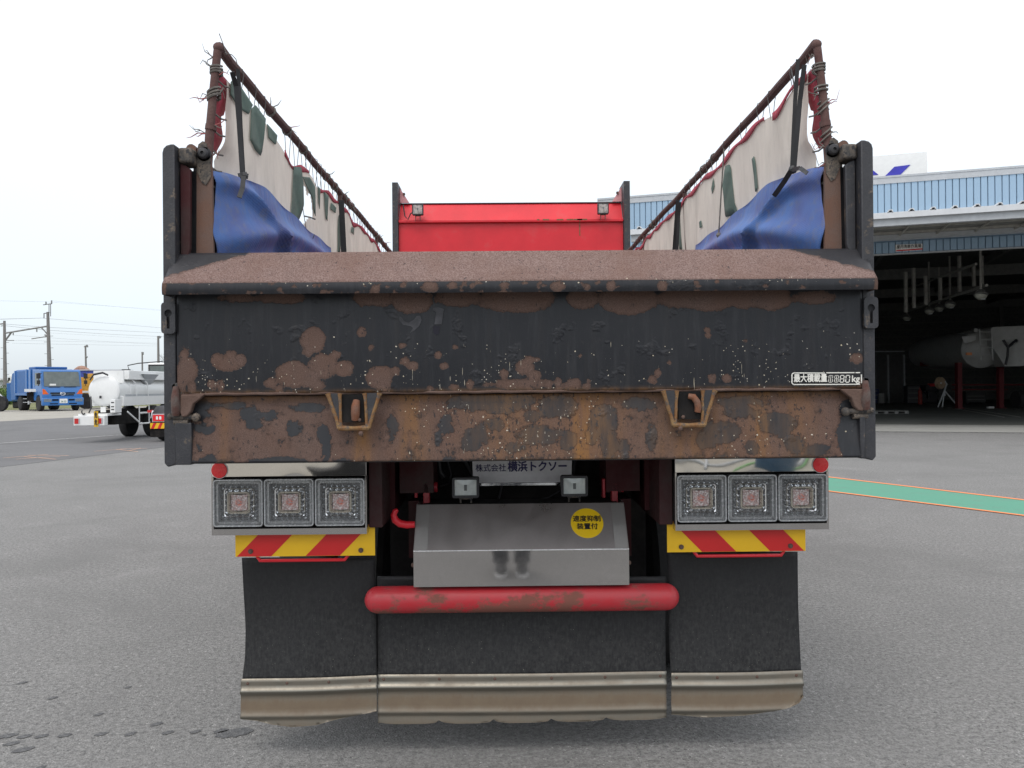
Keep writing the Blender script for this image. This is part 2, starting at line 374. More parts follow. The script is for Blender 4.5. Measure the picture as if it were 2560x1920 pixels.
# ================================================================== GROUND
def asphalt(name, dark, light, patch, patchscale, swirl=0.0, rough=0.85, wet=None, bs=0.6):
    m, nt, b = newmat(name); t = N(nt, 'TexCoord').outputs['Object']
    v = N(nt, 'Mapping', {'Vector': t}).outputs[0]
    g1 = noise(nt, v, 95, 4, 0.7); g2 = noise(nt, v, 210, 3, 0.6)
    vo = voro(nt, v, 115)
    g0 = noise(nt, v, 38, 5, 0.75)
    st = mth(nt, 'ADD', mth(nt, 'MULTIPLY', g0, 0.45), mth(nt, 'ADD', mth(nt, 'MULTIPLY', g1, 0.35), mth(nt, 'MULTIPLY', g2, 0.2)))
    c = mix(nt, mapr(nt, st, 0.41, 0.59), dark, light)
    sp = voro(nt, v, 75, 'Color'); spb = N(nt, 'SeparateColor', {0: sp}).outputs[0]
    c = mix(nt, mth(nt, 'MULTIPLY', mapr(nt, spb, 0.93, 1.0), mapr(nt, vo, 0.5, 0.2)), c, (0.58, 0.57, 0.55))
    c = mix(nt, mth(nt, 'MULTIPLY', mapr(nt, spb, 0.10, 0.02), mapr(nt, vo, 0.5, 0.25)), c, tuple(x*.45 for x in dark))
    pn = noise(nt, v, patchscale, 6, 0.62, swirl)
    c = mix(nt, mapr(nt, pn, 0.42, 0.66, 0, 0.35), c, patch)
    c = mix(nt, mapr(nt, noise(nt, v, 0.45, 5, 0.65, .5), 0.48, 0.72, 0, 0.5), c, tuple(x*0.72 for x in patch))
    c = mix(nt, mapr(nt, noise(nt, v, 1.9, 6, 0.7, 0.6), 0.56, 0.74, 0, 0.16), c, tuple(x*1.35 for x in light))
    val(nt, b.inputs['Base Color'], c)
    b.inputs['Roughness'].default_value = rough; b.inputs['Specular IOR Level'].default_value = 0.3
    val(nt, b.inputs['Normal'], bump(nt, mth(nt, 'ADD', mth(nt, 'MULTIPLY', g1, 0.9), mth(nt, 'MULTIPLY', vo, 0.9)), bs, 0.006))
    return m
m_asph = asphalt('asphalt_grey', (0.105, 0.104, 0.102), (0.33, 0.326, 0.315), (0.19, 0.188, 0.182), 1.1)
m_asph2 = asphalt('asphalt_worn_smooth', (0.125, 0.125, 0.127), (0.185, 0.184, 0.185), (0.13, 0.13, 0.132), 0.25, 3.0, bs=0.2)
m_wet = asphalt('asphalt_damp', (0.05, 0.05, 0.052), (0.175, 0.175, 0.175), (0.10, 0.10, 0.10), 6, rough=0.6)
m_gravel = asphalt('pale_gravel', (0.30, 0.285, 0.25), (0.44, 0.42, 0.37), (0.34, 0.325, 0.28), 0.2)
m_grassg = asphalt('thin_grass_ground', (0.12, 0.13, 0.05), (0.22, 0.22, 0.10), (0.15, 0.17, 0.06), 0.5)
m_conc = asphalt('apron_concrete', (0.30, 0.30, 0.28), (0.38, 0.38, 0.36), (0.30, 0.30, 0.275), 0.6, bs=0.15)
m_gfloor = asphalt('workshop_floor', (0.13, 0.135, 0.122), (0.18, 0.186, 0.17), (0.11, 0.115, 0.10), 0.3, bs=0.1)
def paint_on(name, c, under=(0.14, 0.14, 0.14), lo=0.56, hi=0.68, sc_=9):
    m, nt, b = newmat(name); v = coords(nt)
    n = mth(nt, 'ADD', mth(nt, 'MULTIPLY', noise(nt, v, sc_, 6, 0.7), 0.7), mth(nt, 'MULTIPLY', noise(nt, v, 110, 3, 0.7), 0.3))
    val(nt, b.inputs['Base Color'], mix(nt, mapr(nt, n, lo, hi), c, under)); b.inputs['Roughness'].default_value = 0.75
    val(nt, b.inputs['Normal'], bump(nt, noise(nt, v, 95, 4, 0.7), 0.5, 0.005)); return m
m_lwhite = paint_on('worn_white_line', (0.72, 0.72, 0.70), lo=0.46, hi=0.62)
m_lorange = paint_on('orange_line_paint', (0.85, 0.27, 0.10), lo=0.60, hi=0.78)
m_lgreen = paint_on('green_lane_paint', (0.10, 0.31, 0.215), (0.15, 0.21, 0.18), 0.52, 0.80, 3)
m_lfade = paint_on('faded_orange_paint', (0.78, 0.46, 0.30), (0.15, 0.15, 0.15), 0.54, 0.72, 5)
def sheet(name, pts, z, mat, sub=0):
    mb = MB(); mb.add([(p[0], p[1], z) for p in pts], [tuple(range(len(pts)))])
    return tag(mb.build(name, mat, smooth=False), kind='structure')
gb = MB(); gb.add([(-1500, -1500, 0), (1500, -1500, 0), (1500, 1500, 0), (-1500, 1500, 0)], [(0, 1, 2, 3)])
tag(gb.build('ground', m_asph, smooth=False), kind='structure')
gl = lambda l: [G(*p) for p in l]
sheet('worn_asphalt', gl([(-700, 1252), (0, 1168), (420, 1117), (1000, 1046), (1060, 1018), (200, 1043), (0, 1054), (-700, 1092)]), .004, m_asph2)
sheet('gravel_lot', gl([(-700, 1092), (0, 1054), (200, 1043), (1060, 1018)])+[Vector((0, 130, 0)), Vector((-260, 130, 0))], .008, m_gravel)
sheet('grass_lot', gl([(-700, 1040), (60, 1025), (300, 1017)])+[Vector((-2, 84, 0)), Vector((0, 400, 0)), Vector((-500, 400, 0))], .012, m_grassg)
def strip(name, a, b, w_, z, mat):
    a = Vector((a[0], a[1], 0)); b = Vector((b[0], b[1], 0)); d = (b-a).normalized(); n = Vector((-d.y, d.x, 0))*w_/2
    return sheet(name, [a-n, b-n, b+n, a+n], z, mat)
strip('white_line', G(-300, 1130), G(313, 1087), .10, .010, m_lwhite)
# faded spray marks, several brush-like strokes each
for (x0, y0, x1, y1) in ((8, 1146, 120, 1137), (40, 1149, 150, 1142), (70, 1139, 172, 1140), (60, 1143, 140, 1149)):
    strip('faded_mark', G(x0, y0), G(x1, y1), .035, .010, m_lfade)
for (x0, y0, x1, y1) in ((236, 1129, 330, 1122), (290, 1124, 345, 1130), (300, 1123, 368, 1122), (320, 1128, 352, 1121)):
    strip('faded_mark', G(x0, y0), G(x1, y1), .03, .010, m_lfade)
# green walkway with orange borders, on the right
ga, gb_ = G(1890, 1172), G(2960, 1298); ha, hb = G(1890, 1206), G(2960, 1340)
sheet('green_walkway', [ha, hb, gb_, ga], .004, m_lgreen)
strip('orange_line', ga, gb_, .085, .008, m_lorange)
strip('orange_line', ha, hb, .075, .008, m_lorange)
# damp drips, lower left
rnd = random.Random(3)
def blotch(px, py, wx, wy, z=.0025):
    c = G(px, py); a = (G(px+wx, py)-G(px-wx, py)).length/2; l = (G(px, py-wy)-G(px, py+wy)).length/2
    pts = []
    for i in range(26):
        t = 2*PI*i/26; r = rnd.uniform(.8, 1.12); pts.append((c.x+a*r*math.cos(t)+.5*l*r*math.sin(t), c.y+l*r*math.sin(t)))
    sheet('damp_spot', pts, z, m_wet)
for q in ((20, 1840, 20, 6), (60, 1842, 14, 5), (28, 1860, 16, 5), (57, 1875, 20, 7), (104, 1841, 13, 5), (162, 1839, 15, 5), (253, 1836, 13, 5), (325, 1836, 11, 5),
          (420, 1832, 13, 4.5), (489, 1830, 12, 4.5), (392, 1811, 12, 5), (246, 1787, 9, 4), (131, 1746, 9, 3.5), (103, 1919, 10, 4), (510, 1839, 5, 2),
          (55, 1708, 9, 3), (320, 1719, 7, 2.5)):
    blotch(*q)
blotch(585, 1833, 42, 12); blotch(553, 1828, 16, 6)

# ================================================================== DUMP TRUCK (seen from behind)
truck = thing('dump_truck', 'large red and black dump truck with a rusty scraped tailgate, seen square from behind', 'dump truck', (XC, 5.6, 0))
def ell(list_, Y):
    out = []
    for px, py, a, b in list_:
        c = P(px, py, Y); out.append((c.x, c.z, a*Y/F, b*Y/F))
    return out
def sdf(V, E, base=-0.03):
    s = np.full(len(V), base)
    for x, z, a, b in E:
        q = np.sqrt(((V[:, 0]-x)/a)**2+((V[:, 2]-z)/b)**2); s = np.maximum(s, (1-q)*min(a, b))
    return s
spots = [(783,850,32,32),(733,936,44,34),(809,915,37,32),(859,922,26,21),(838,889,16,12),(794,962,19,14),(678,958,19,14),(697,972,13,11),(770,880,14,14),(772,945,30,25),
 (570,907,42,20),(577,888,15,12),(545,900,18,16),(600,900,16,18),(469,925,27,36),(451,962,14,30),(480,965,11,20),(530,962,12,12),(552,965,9,14),(462,890,12,20),
 (906,831,13,13),(928,870,9,8),(950,944,35,30),(928,951,15,9),(964,969,13,10),(989,929,10,12),
 (1007,865,10,8),(1012,902,13,12),(1032,914,14,12),(1096,889,9,9),(1110,914,12,8),(1260,934,11,11),(1312,919,24,20),(1322,900,13,11),(1334,939,18,15),
 (1297,960,80,13),(1371,961,11,12),(1396,960,10,15),(1432,960,21,15),(1471,950,6,6),(1466,965,10,8),(1175,960,10,14),(1076,971,11,7),(1135,968,14,7),(1340,898,8,6),(1138,868,6,6),
 (1768,826,8,8),(1769,838,8,8),(1643,933,9,12),(1631,949,12,11),(1780,944,10,12),(1816,947,13,11),(2139,895,18,15),(1862,853,5,4),(1673,906,5,5),(1451,889,4,4),(2150,960,10,14),
 (1030,748,52,38),(1150,745,62,22),(940,745,60,22),(1290,746,98,36),(1457,746,40,28),(1570,748,78,40),(1700,745,60,25),(1773,745,80,34),(1860,745,60,26),(1930,745,50,32),(2035,745,62,16),
 (700,745,70,14),(600,745,50,10)]
YP = 2.905
E1 = ell(spots, YP)
zpt, zpb = Z(722, YP), Z(978, YP)
xl, xr = P(443, 850, YP).x, P(2155, 850, YP).x
def ridged(x): return 0
def fleck_panel(V): t = (V[:, 2]-zpb)/(zpt-zpb); return np.clip(1.15-t*1.9, 0, 1)*0.95+0.05
def stain_panel(V):
    t = (V[:, 2]-zpb); return np.clip(1-t/0.016, 0, 1)*0.6 + 0.0
mb = MB(); mb.grid(lambda u, v: (xl+(xr-xl)*u, YP+0.004*math.sin(v*PI)*-1+0.003*math.sin(u*17), zpb+(zpt-zpb)*v), 300, 52)
panel = mb.build('tailgate_panel', m_panel, truck, thick=-.03, attrs={'rust': lambda V: sdf(V, E1), 'stain': stain_panel, 'fleck': fleck_panel})
# rounded lower edge of the panel
mb = MB(); mb.tube([(xl+(xr-xl)*i/60, YP+.004+.002*math.sin(i*1.3), zpb-.001+.0010*math.sin(i*2.1)) for i in range(61)], .0055, 8)
mb.build('tailgate_lower_edge', m_rust, panel)
# old number ghost on the paint: two faint worn figures
m_ghost = M('faded_grey_lettering', (0.050, 0.050, 0.056), 0.5, var=0.5, scale=25, spec=0.3)
m_ghost2 = M('faded_dark_lettering', (0.012, 0.011, 0.020), 0.5, spec=0.3)
def polyplate(name, pts, Y, mat, parent, t=.002):
    mb = MB(); q = [P(x, y, Y) for x, y in pts]; mb.prism([(a.x, a.z) for a in q], 'y', Y-t, Y); return mb.build(name, mat, parent, smooth=False)
arc = lambda cx, cy, r, a0, a1, n=8: [(cx+r*math.cos(math.radians(a0+(a1-a0)*i/n)), cy+r*0.8*math.sin(math.radians(a0+(a1-a0)*i/n))) for i in range(n+1)]
polyplate('old_numeral', [(1050, 789), (1054, 800), (1048, 815), (1036, 826), (1025, 832), (1033, 820), (1026, 815), (1008, 812), (998, 800), (999, 790), (1006, 795), (1010, 803), (1022, 807), (1034, 800), (1042, 790)], YP-.004, m_ghost, panel)
polyplate('old_numeral', [(1110, 773), (1086, 811), (1104, 811), (1112, 773), (1083, 771), (1083, 775), (1094, 778)][0:1]+[(1104, 811), (1086, 811), (1091, 780), (1082, 776), (1083, 770), (1096, 768)], YP-.004, m_ghost, panel)
polyplate('old_numeral_worn', [(1084, 814), (1100, 816), (1096, 836), (1088, 837), (1082, 828)], YP-.004, m_ghost2, panel)

# white load plate lettering at the lower right of the gate
m_plate = M('load_sign_white', (0.70, 0.69, 0.64), 0.5, var=.12, scale=30, bmp=0)
def PT(px, py): q = P(px, py, YP-.006); return (q.x, q.z)
mb = MB(); fr = [(2155, 931.5), (2066, 931.3)]
outl = [(2155, 931), (2068, 931.5), (2066, 933.5), (2155, 933.5)]
def barp(mb, x0, y0, x1, y1, w_):
    a, b = Vector(PT(x0, y0)), Vector(PT(x1, y1)); d = (b-a).normalized(); n = Vector((-d.y, d.x))*w_/2
    mb.prism([tuple(a-n), tuple(b-n), tuple(b+n), tuple(a+n)], 'y', YP-.0065, YP-.003)
W1 = .0036
for seg in (((1984.5, 932.3), (2062, 932.6)), ((2066, 932), (2136, 931.6)), ((2139, 931.6), (2150, 931.5)), ((1984, 961.3), (2150, 960.7)), ((1980, 936), (1980, 957.5)), ((2153.5, 936), (2154, 958)), ((1980, 936), (1984.5, 932.3)), ((1980, 957.5), (1984, 961.3))):
    barp(mb, *seg[0], *seg[1], W1)
plate = mb.build('load_sign_frame', m_plate, panel, smooth=False, kind='stuff')
q = P(2026, 946.5, YP-.0055); text_mesh('load_sign_text', '最大積載量', .0305, m_plate, panel, q, (1, 0, 0), (0, 0, 1), bold=.0009, sx=.78)
q = P(2139, 947.5, YP-.0055); text_mesh('load_sign_text', 'kg', .032, m_plate, panel, q, (1, 0, 0), (0, 0, 1), bold=.0008)
SEG = {'a': ((0, 1), (1, 1)), 'b': ((1, 1), (1, .5)), 'c': ((1, .5), (1, 0)), 'd': ((0, 0), (1, 0)), 'e': ((0, .5), (0, 0)), 'f': ((0, 1), (0, .5)), 'g': ((0, .5), (1, .5)), 'm': ((.5, 1), (.5, 0))}
for px, segs, w_ in ((2071, 'abcdefm', .0016), (2085.5, 'abcdefgm', .0016), (2099.5, 'abcdefg', .0028), (2113.5, 'abcdef', .0030)):
    mb = MB()
    for sg in segs:
        (u0_, v0_), (u1_, v1_) = SEG[sg]; f_ = lambda u, v: (px+u*10+v*1.6, 956-v*18)
        x0_, y0_ = f_(u0_*.92+.04, v0_*.94+.03); x1_, y1_ = f_(u1_*.92+.04, v1_*.94+.03); t0 = .10
        barp(mb, x0_+(x1_-x0_)*t0, y0_+(y1_-y0_)*t0, x1_-(x1_-x0_)*t0, y1_-(y1_-y0_)*t0, w_)
    mb.build('load_sign_digit', m_plate, panel, smooth=False, kind='stuff')
# slanted rusty lip along the top
zt, zf, zb = Z(627, 2.95), Z(702, 2.83), Z(730, 2.83)
xa, xb = P(405, 720, 2.83).x, P(2194, 709, 2.83).x
def lip_rust(V):
    e = np.minimum(V[:, 0]-xa, xb-V[:, 0]); t = (V[:, 2]-zf)/(zt-zf)
    s = 0.03 - np.clip(0.33*t-e+0.03, -1, 1)*0.30*np.where(t > 0.15, 1, 0.3); return np.clip(s, -0.05, 0.06)
mb = MB(); mb.grid(lambda u, v: (xa+(xb-xa)*u, 2.83+.12*v, zf+(zt-zf)*v), 200, 14)
lip = mb.build('tailgate_lip', m_lip, truck, thick=-.01, attrs={'rust': lip_rust, 'stain': lambda V: np.zeros(len(V)), 'fleck': lambda V: np.clip(1-(V[:, 2]-zf)/0.012, 0, 1)*0.75+.02})
mb = MB(); mb.prism([(xa, 0), (xb, 0)][:0] or [(2.834, zf-.010), (2.94, zt-.022), (2.95, zt-.022), (2.925, zt-.06), (2.925, zb+.01), (2.834, zb+.002)], 'x', xa+.002, xb-.002)
mb.build('lip_core', m_black, lip)
lipspots = ell([(1075,717,22,12),(1130,716,14,10),(1262,712,14,8),(1393,716,18,14),(1467,718,9,10),(1528,715,13,13),(940,722,12,16),(1655,716,12,12),(700,724,9,7),(1180,715,8,7),(410,723,7,20),(2192,708,6,20),(480,735,20,4),(1008,712,10,6)]+[(random.uniform(410, 2190), random.choice((706, 730, 716, 733))+random.uniform(-3, 3)-(0 if True else 0), random.uniform(2, 9), random.uniform(1.5, 5)) for _ in range(90)], 2.83)
mb = MB(); mb.grid(lambda u, v: (xa+(xb-xa)*u, 2.83-.003*math.sin(PI*v), zb+(zf-zb)*v), 260, 5)
for x_ in (xa, xb):
    mb.add([(x_, 2.83, zb), (x_, 2.83, zf), (x_, 2.95, zt), (x_, 2.95, zb)], [(0, 1, 2, 3)])
mb.build('lip_edge', m_panel, lip, attrs={'rust': lambda V: sdf(V, lipspots), 'stain': lambda V: np.zeros(len(V)),
    'fleck': lambda V: np.where((V[:, 2] > zf-.012), 0.9, 0.12)})
# sill (body rear beam) below the gate
dark = [(624,1034,22,14),(668,1038,30,9),(631,1063,15,11),(735,1070,20,17),(809,1088,14,20),(816,1121,7,20),(982,1067,10,28),(508,1072,18,10),(520,1150,14,10),(700,1150,30,5),
 (1115,1067,14,22),(1095,1100,9,14),(1178,1099,26,24),(1238,1005,90,26),(1160,1010,40,14),(1345,1087,52,22),(1397,1020,45,28),(1230,1060,26,14),(1524,1095,24,50),(1510,1040,30,30),(1628,1090,12,25),(1600,1010,30,14),
 (1806,1081,44,28),(1765,1100,25,20),(1947,1063,46,28),(1990,1106,24,22),(2142,1085,48,60),(2130,1030,30,25),(1853,1030,42,18),(1850,1005,60,10),(1700,1012,20,20),(1880,1120,14,14),(1560,1120,12,20),(490,1020,18,28),(1480,1085,12,24),(2040,1125,25,12),(1290,1120,18,12),(1420,1100,20,20),(1205,1080,14,26),(1330,1040,16,12),(760,1020,40,8),(560,1015,40,6)]
YS = 2.905
E2 = ell(dark, YS)
zst, zsb = Z(984, 2.935), Z(1150, 2.90)
xsl, xsr = P(476, 1080, 2.92).x, P(2152, 1070, 2.92).x
def sill_rust(V):
    s = sdf(V, E2, -0.02); edge = np.clip((V[:, 2]-zsb)/0.02, 0, 1)
    return np.where(s > -0.008, -s-0.004, 0.012) - (1-edge)*0.012
stain_c = [(P(px, 1050, YS).x, w_, a) for px, w_, a in ((1457, .035, 1.25), (1031, .05, .65), (906, .03, .8), (1280, .16, .45), (1480, .12, .55), (1700, .10, .5), (1905, .04, .7), (1750, .2, .35), (2000, .06, .4), (560, .02, .3))]
def sill_stain(V):
    s = np.zeros(len(V))
    for x, w_, a in stain_c: s = np.maximum(s, a*np.exp(-((V[:, 0]-x)/w_)**2))
    return np.clip(s+np.clip(1-(zst-V[:, 2])/0.03, 0, 1)*0.6, 0, 1)
def sill_fleck(V):
    xn = (V[:, 0]-P(1300, 1050, YS).x); return 0.12+0.55*np.exp(-(xn/0.35)**2)+0.3*np.exp(-((xn-0.9)/0.3)**2)
mb = MB(); mb.grid(lambda u, v: (xsl+(xsr-xsl)*u, 2.90+.035*v+.002*math.sin(u*23), zsb+(zst-zsb)*v), 300, 40)
sill = mb.build('rear_sill', m_sill, truck, thick=-.012, attrs={'rust': sill_rust, 'stain': sill_stain, 'fleck': sill_fleck})
mb = MB(); mb.box(xsl, xsr, 2.912, 3.02, zsb-.004, zsb+.010)
mb.box(xsl, xsr, 2.95, 2.965, zsb+.01, zpb+.02); mb.build('sill_flange', m_black, sill)

# ---- corner posts, brackets, latches: mirrored left and right
S = lambda s, v: XC+s*v
for s in (-1, 1):
    xo = abs((P(414, 650, 2.93).x if s < 0 else P(2178, 650, 2.93).x)-XC)
    xi = xo-.043
    ztop = Z(360, 2.93)
    mb = MB(); r = .03; pts = [(S(s, xi), zsb-.004), (S(s, xo-.012), zsb-.014), (S(s, xo), zsb), (S(s, xo), ztop-r)]
    pts += [(S(s, xo-r+r*math.cos(a)), ztop-r+r*math.sin(a)) for a in (PI*.17, PI*.33, PI*.5)] + [(S(s, xi), ztop)]
    mb.prism(pts if s > 0 else pts[::-1], 'y', 2.905, 3.05)
    post = mb.build('corner_post', m_rustb, truck, bevel=.004)
    # lower post face beside the sill
    xw = abs((xsl if s < 0 else xsr)-XC)
    mb = MB(); mb.box(*sorted((S(s, xw-.012), S(s, xi+.002))), 2.897, 2.95, zsb-.006, zpb-.10); mb.build('post_foot', m_rustb, post, bevel=.004)
    # worn cap of scraped metal
    mb = MB(); mb.box(*sorted((S(s, xi-.002), S(s, xo-.095))), 2.93, 3.02, ztop-.058, ztop-.004)
    mb.build('post_cap', m_rustc, post, bevel=.008)
    # dark inner plate, a little tapered
    mb = MB(); a = xi-.004; z1 = Z(420, 2.96)
    pts = [(S(s, a), zt-.01), (S(s, a), z1+.02), (S(s, a-.02), z1+.012), (S(s, a-.036), z1), (S(s, a-.033), zt+.02), (S(s, a-.028), zt-.01)]
    mb.prism(pts if s < 0 else pts[::-1], 'y', 2.945, 2.965)
    mb.build('inner_plate', m_maroon if s < 0 else m_rustb, post, bevel=.003)
    # hinge plate with bolt boss, rusty below
    b0, b1 = 1.106, 1.160; zt2 = Z(351, 3.0)
    pts = [(S(s, b0-.003), zt-.03), (S(s, b1+.004), zt-.03), (S(s, b1), ztop-.01), (S(s, b1-.006), zt2-.012), (S(s, b1-.022), zt2), (S(s, b1-.036), zt2-.006), (S(s, b0+.004), zt2-.06), (S(s, b0), zt2-.12)]
    mb = MB(); mb.prism(pts if s > 0 else pts[::-1], 'y', 2.985, 3.0)
    hp = mb.build('hinge_plate', m_rusti, truck, smooth=False)
    pts = [(S(s, b1-.001), ztop-.075), (S(s, b1-.007), zt2-.014), (S(s, b1-.022), zt2-.002), (S(s, b1-.036), zt2-.009), (S(s, b0+.004), zt2-.064), (S(s, b0+.002), zt2-.13), (S(s, b0+.02), zt2-.16), (S(s, b0+.035), zt2-.15)]
    mb = MB(); mb.prism(pts if s > 0 else pts[::-1], 'y', 2.981, 2.986); mb.build('scraped_patch', m_rustc, hp)
    mb = MB(); c = (S(s, b0+.026), 2.985, zt2-.048); mb.lathe([(.020, 0), (.020, .018), (.015, .024), (.006, .026), (.005, .018)], c, (0, -1, 0), 16)
    mb.lathe([(.026, 0), (.026, .004)], c, (0, -1, 0), 18); mb.build('hinge_bolt', m_black, hp)
    mb = MB(); mb.box(*sorted((S(s, b1-.015), S(s, xi+.001))), 3.002, 3.03, zt-.03, ztop-.07); mb.build('post_web', m_black, post)
    mb = MB(); mb.lathe([(.018, 0), (.018, .03), (.012, .034)], (S(s, xi-.03), 2.98, ztop+.004), (0, 1, 0), 12); mb.build('pivot_pin', m_rusti, post)
    # keyhole latch plate beside the gate
    kx0 = abs((P(442, 800, 2.90).x if s < 0 else P(2156, 780, 2.90).x)-XC); kx1 = abs((P(407, 800, 2.90).x if s < 0 else P(2191, 780, 2.90).x)-XC)
    kz1, kz0 = Z(750, 2.9), Z(828, 2.9); kc = (kx0+kx1)/2
    mb = MB(); hr = .013; hz = kz1-.038
    # plate built round the keyhole: left, right, top, bottom pieces
    outer = rrect(S(s, kc), (kz0+kz1)/2, kx1-kx0, kz1-kz0, .012, 3)
    n = 28; inn = []
    for i in range(n):
        an = 2*PI*i/n; inn.append((S(s, kc)+hr*math.cos(an), hz+hr*math.sin(an)))
    inn = [(x, z) for x, z in inn if not (abs(x-S(s, kc)) < .005 and z < hz)]
    lo = min(range(len(inn)), key=lambda i: inn[i][1]+(0 if inn[i][0] < S(s, kc) else 1))
    # slot below
    left = [p for p in inn]; left.sort(key=lambda p: (math.atan2(p[1]-hz, p[0]-S(s, kc))+PI/2+.01) % (2*PI))
    hole = [(S(s, kc)+.005, kz0+.018)] + left + [(S(s, kc)-.005, kz0+.018)]
    bm = bmesh.new(); ov = [bm.verts.new((x, 0, z)) for x, z in outer]; hv = [bm.verts.new((x, 0, z)) for x, z in hole]
    es = [bm.edges.new((ov[i], ov[(i+1) % len(ov)])) for i in range(len(ov))]+[bm.edges.new((hv[i], hv[(i+1) % len(hv)])) for i in range(len(hv))]
    bmesh.ops.triangle_fill(bm, use_beauty=True, edges=es); bm.verts.ensure_lookup_table()
    mb.add([(v.co.x, 2.885, v.co.z) for v in bm.verts], [tuple(v.index for v in f.verts) for f in bm.faces]); bm.free()
    lp = mb.build('latch_plate', m_rustb, truck, thick=.012, smooth=False)
    # rod and lower toggle
    rodx = P(431, 900, 2.93).x if s < 0 else P(2172, 880, 2.93).x
    mb = MB(); mb.tube([(rodx, 2.93, Z(735, 2.93)), (rodx, 2.93, Z(950, 2.93))], .006, 8)
    mb.tube([(rodx, 2.93, Z(1040, 2.93)), (rodx+s*.004, 2.93, zsb-.005)], .006, 8); mb.build('latch_rod', m_rustc, truck)
    z_a, z_b = Z(950, 2.89), Z(1038, 2.89); cx = S(s, 1.205)
    mb = MB(); mb.prism(rrect(cx, (z_a+z_b)/2, .040, z_a-z_b, .012, 3), 'y', 2.905, 2.935); tg = mb.build('toggle_housing', m_rustc, truck, bevel=.003)
    mb = MB(); mb.tube([(cx-.0, 2.895, z_a-.014), (cx-.002*s, 2.885, z_a-.05), (cx-.004*s, 2.885, z_a-.085), (cx, 2.893, z_b+.012)], [.010, .0145, .0165, .014], 12)
    mb.build('toggle_hook', rust_mat('toggle_rust_%d' % (s+1), (0.10, 0.035, 0.025), (0.12, 0.10, 0.09), 20), tg)
    mb = MB(); mb.tube([(cx+s*.02, 2.905, z_b+.006), (cx-s*.075, 2.905, z_b+.002)], .010, 10); mb.ball((cx-s*.068, 2.90, z_b+.002), .016, 10)
    mb.ball((cx+s*.024, 2.902, z_b+.006), .011, 8)
    mb.tube([(cx+s*.012, 2.91, z_b-.014), (cx-s*.04, 2.905, z_b-.014)], .010, 10); mb.build('toggle_pin', m_rustc, tg)
    ex = abs((P(458, 1000, 2.9).x if s < 0 else P(2153, 990, 2.9).x)-XC); zc = zpb
    pts = [(S(s, ex+.004), zc-.002), (S(s, ex-.078), zc-.002), (S(s, ex-.062), zc-.018), (S(s, ex-.040), zc-.034), (S(s, ex-.031), zc-.062), (S(s, ex-.018), zc-.077), (S(s, ex), zc-.080), (S(s, ex+.008), zc-.06)]
    mb = MB(); mb.prism(pts if s < 0 else pts[::-1], 'y', 2.885, 2.91); mb.build('gate_bracket', m_rust, truck, bevel=.004)

# ---- two guarded gate hooks
for s, (xA, xB, xC_, xD, bx0, bx1, hookpx) in ((-1, (820, 850, 912, 950, 848, 921, 888)), (1, (1658, 1693, 1757, 1788, 1684, 1760, 1738))):
    y = lambda v: 2.872
    zt_ = zpb-.002; zb_ = Z(1066, 2.87) if True else 0
    p = lambda px, z: (P(px, 1020, 2.872).x, 2.872, z)
    mb = MB()
    j = lambda a, b, r: mb.tube([Vector(a)+(Vector(b)-Vector(a))*t+Vector((rnd.uniform(-.0008, .0008), 0, 0)) for t in (0, .12, .3, .5, .7, .88, 1)], [r*1.5, r*1.1, r*.92, r, r*.95, r*1.05, r*1.4], 8)
    j(p(xA, zt_), p(bx0, zb_), .0065); j(p(xD, zt_), p(bx1, zb_), .0065)
    j(p(xB, zt_), p(bx0+4, zb_), .0055); j(p(xC_, zt_), p(bx1-4, zb_), .0055)
    mb.tube([p(bx0-2, zb_), p(bx0+12, zb_-.001), p((bx0+bx1)/2, zb_-.002), p(bx1-12, zb_-.001), p(bx1+2, zb_)], [.009, .009, .0075, .0095, .009], 8)
    g = mb.build('hook_guard', m_rusto, truck)
    for q0, q1, q2 in ((xA+6, xB-4, bx0), (xD-6, xC_+4, bx1)):
        mb = MB(); a, b, c = p(q0, zt_), p(q1, zt_), p(q2, zb_+.012)
        mb.add([a, b, c, (a[0], 2.886, a[2]), (b[0], 2.886, b[2]), (c[0], 2.886, c[2])], [(0, 1, 2), (5, 4, 3), (0, 3, 4, 1), (1, 4, 5, 2), (2, 5, 3, 0)])
        mb.build('guard_web', m_rustb, g, smooth=False)
    mb = MB(); mb.box(p(xB+4, 0)[0], p(xC_-3, 0)[0], 2.878, 2.897, Z(1052, 2.88), zt_-.004); mb.build('hook_opening_shade', m_void, g)  # solid dark block paints the shaded opening behind the hook
    mb = MB(); hx = P(hookpx, 1020, 2.87).x
    if s < 0: mb.tube([(hx-.001, 2.875, Z(1046, 2.87)), (hx+.001, 2.868, Z(1030, 2.87)), (hx+.002, 2.868, Z(1012, 2.87)), (hx+.004, 2.876, Z(998, 2.87))], [.013, .0155, .0150, .012], 12)
    else: mb.tube([(hx-.022, 2.875, Z(994, 2.87)), (hx-.006, 2.87, Z(996, 2.87)), (hx+.006, 2.868, Z(1008, 2.87)), (hx+.010, 2.868, Z(1022, 2.87)), (hx+.008, 2.87, Z(1034, 2.87))], [.010, .012, .012, .012, .011], 12)
    mb.build('gate_hook', rust_mat('hook_rust_%d' % s, (0.22, 0.075, 0.03), (0.18, 0.10, 0.07), 30, 200, 0.7), g)
    mb = MB(); mb.ball((P(hookpx+(14 if s < 0 else -38), 1020, 2.87).x, 2.868, Z(1080 if s < 0 else 1074, 2.87)), .009, 8); mb.build('guard_nut', m_rust, g)
    mb = MB(); mb.ball((P(hookpx+(10 if s < 0 else -30), 1020, 2.87).x, 2.872, Z(1046, 2.87)), .007, 8); mb.build('guard_nut', m_rust, g)

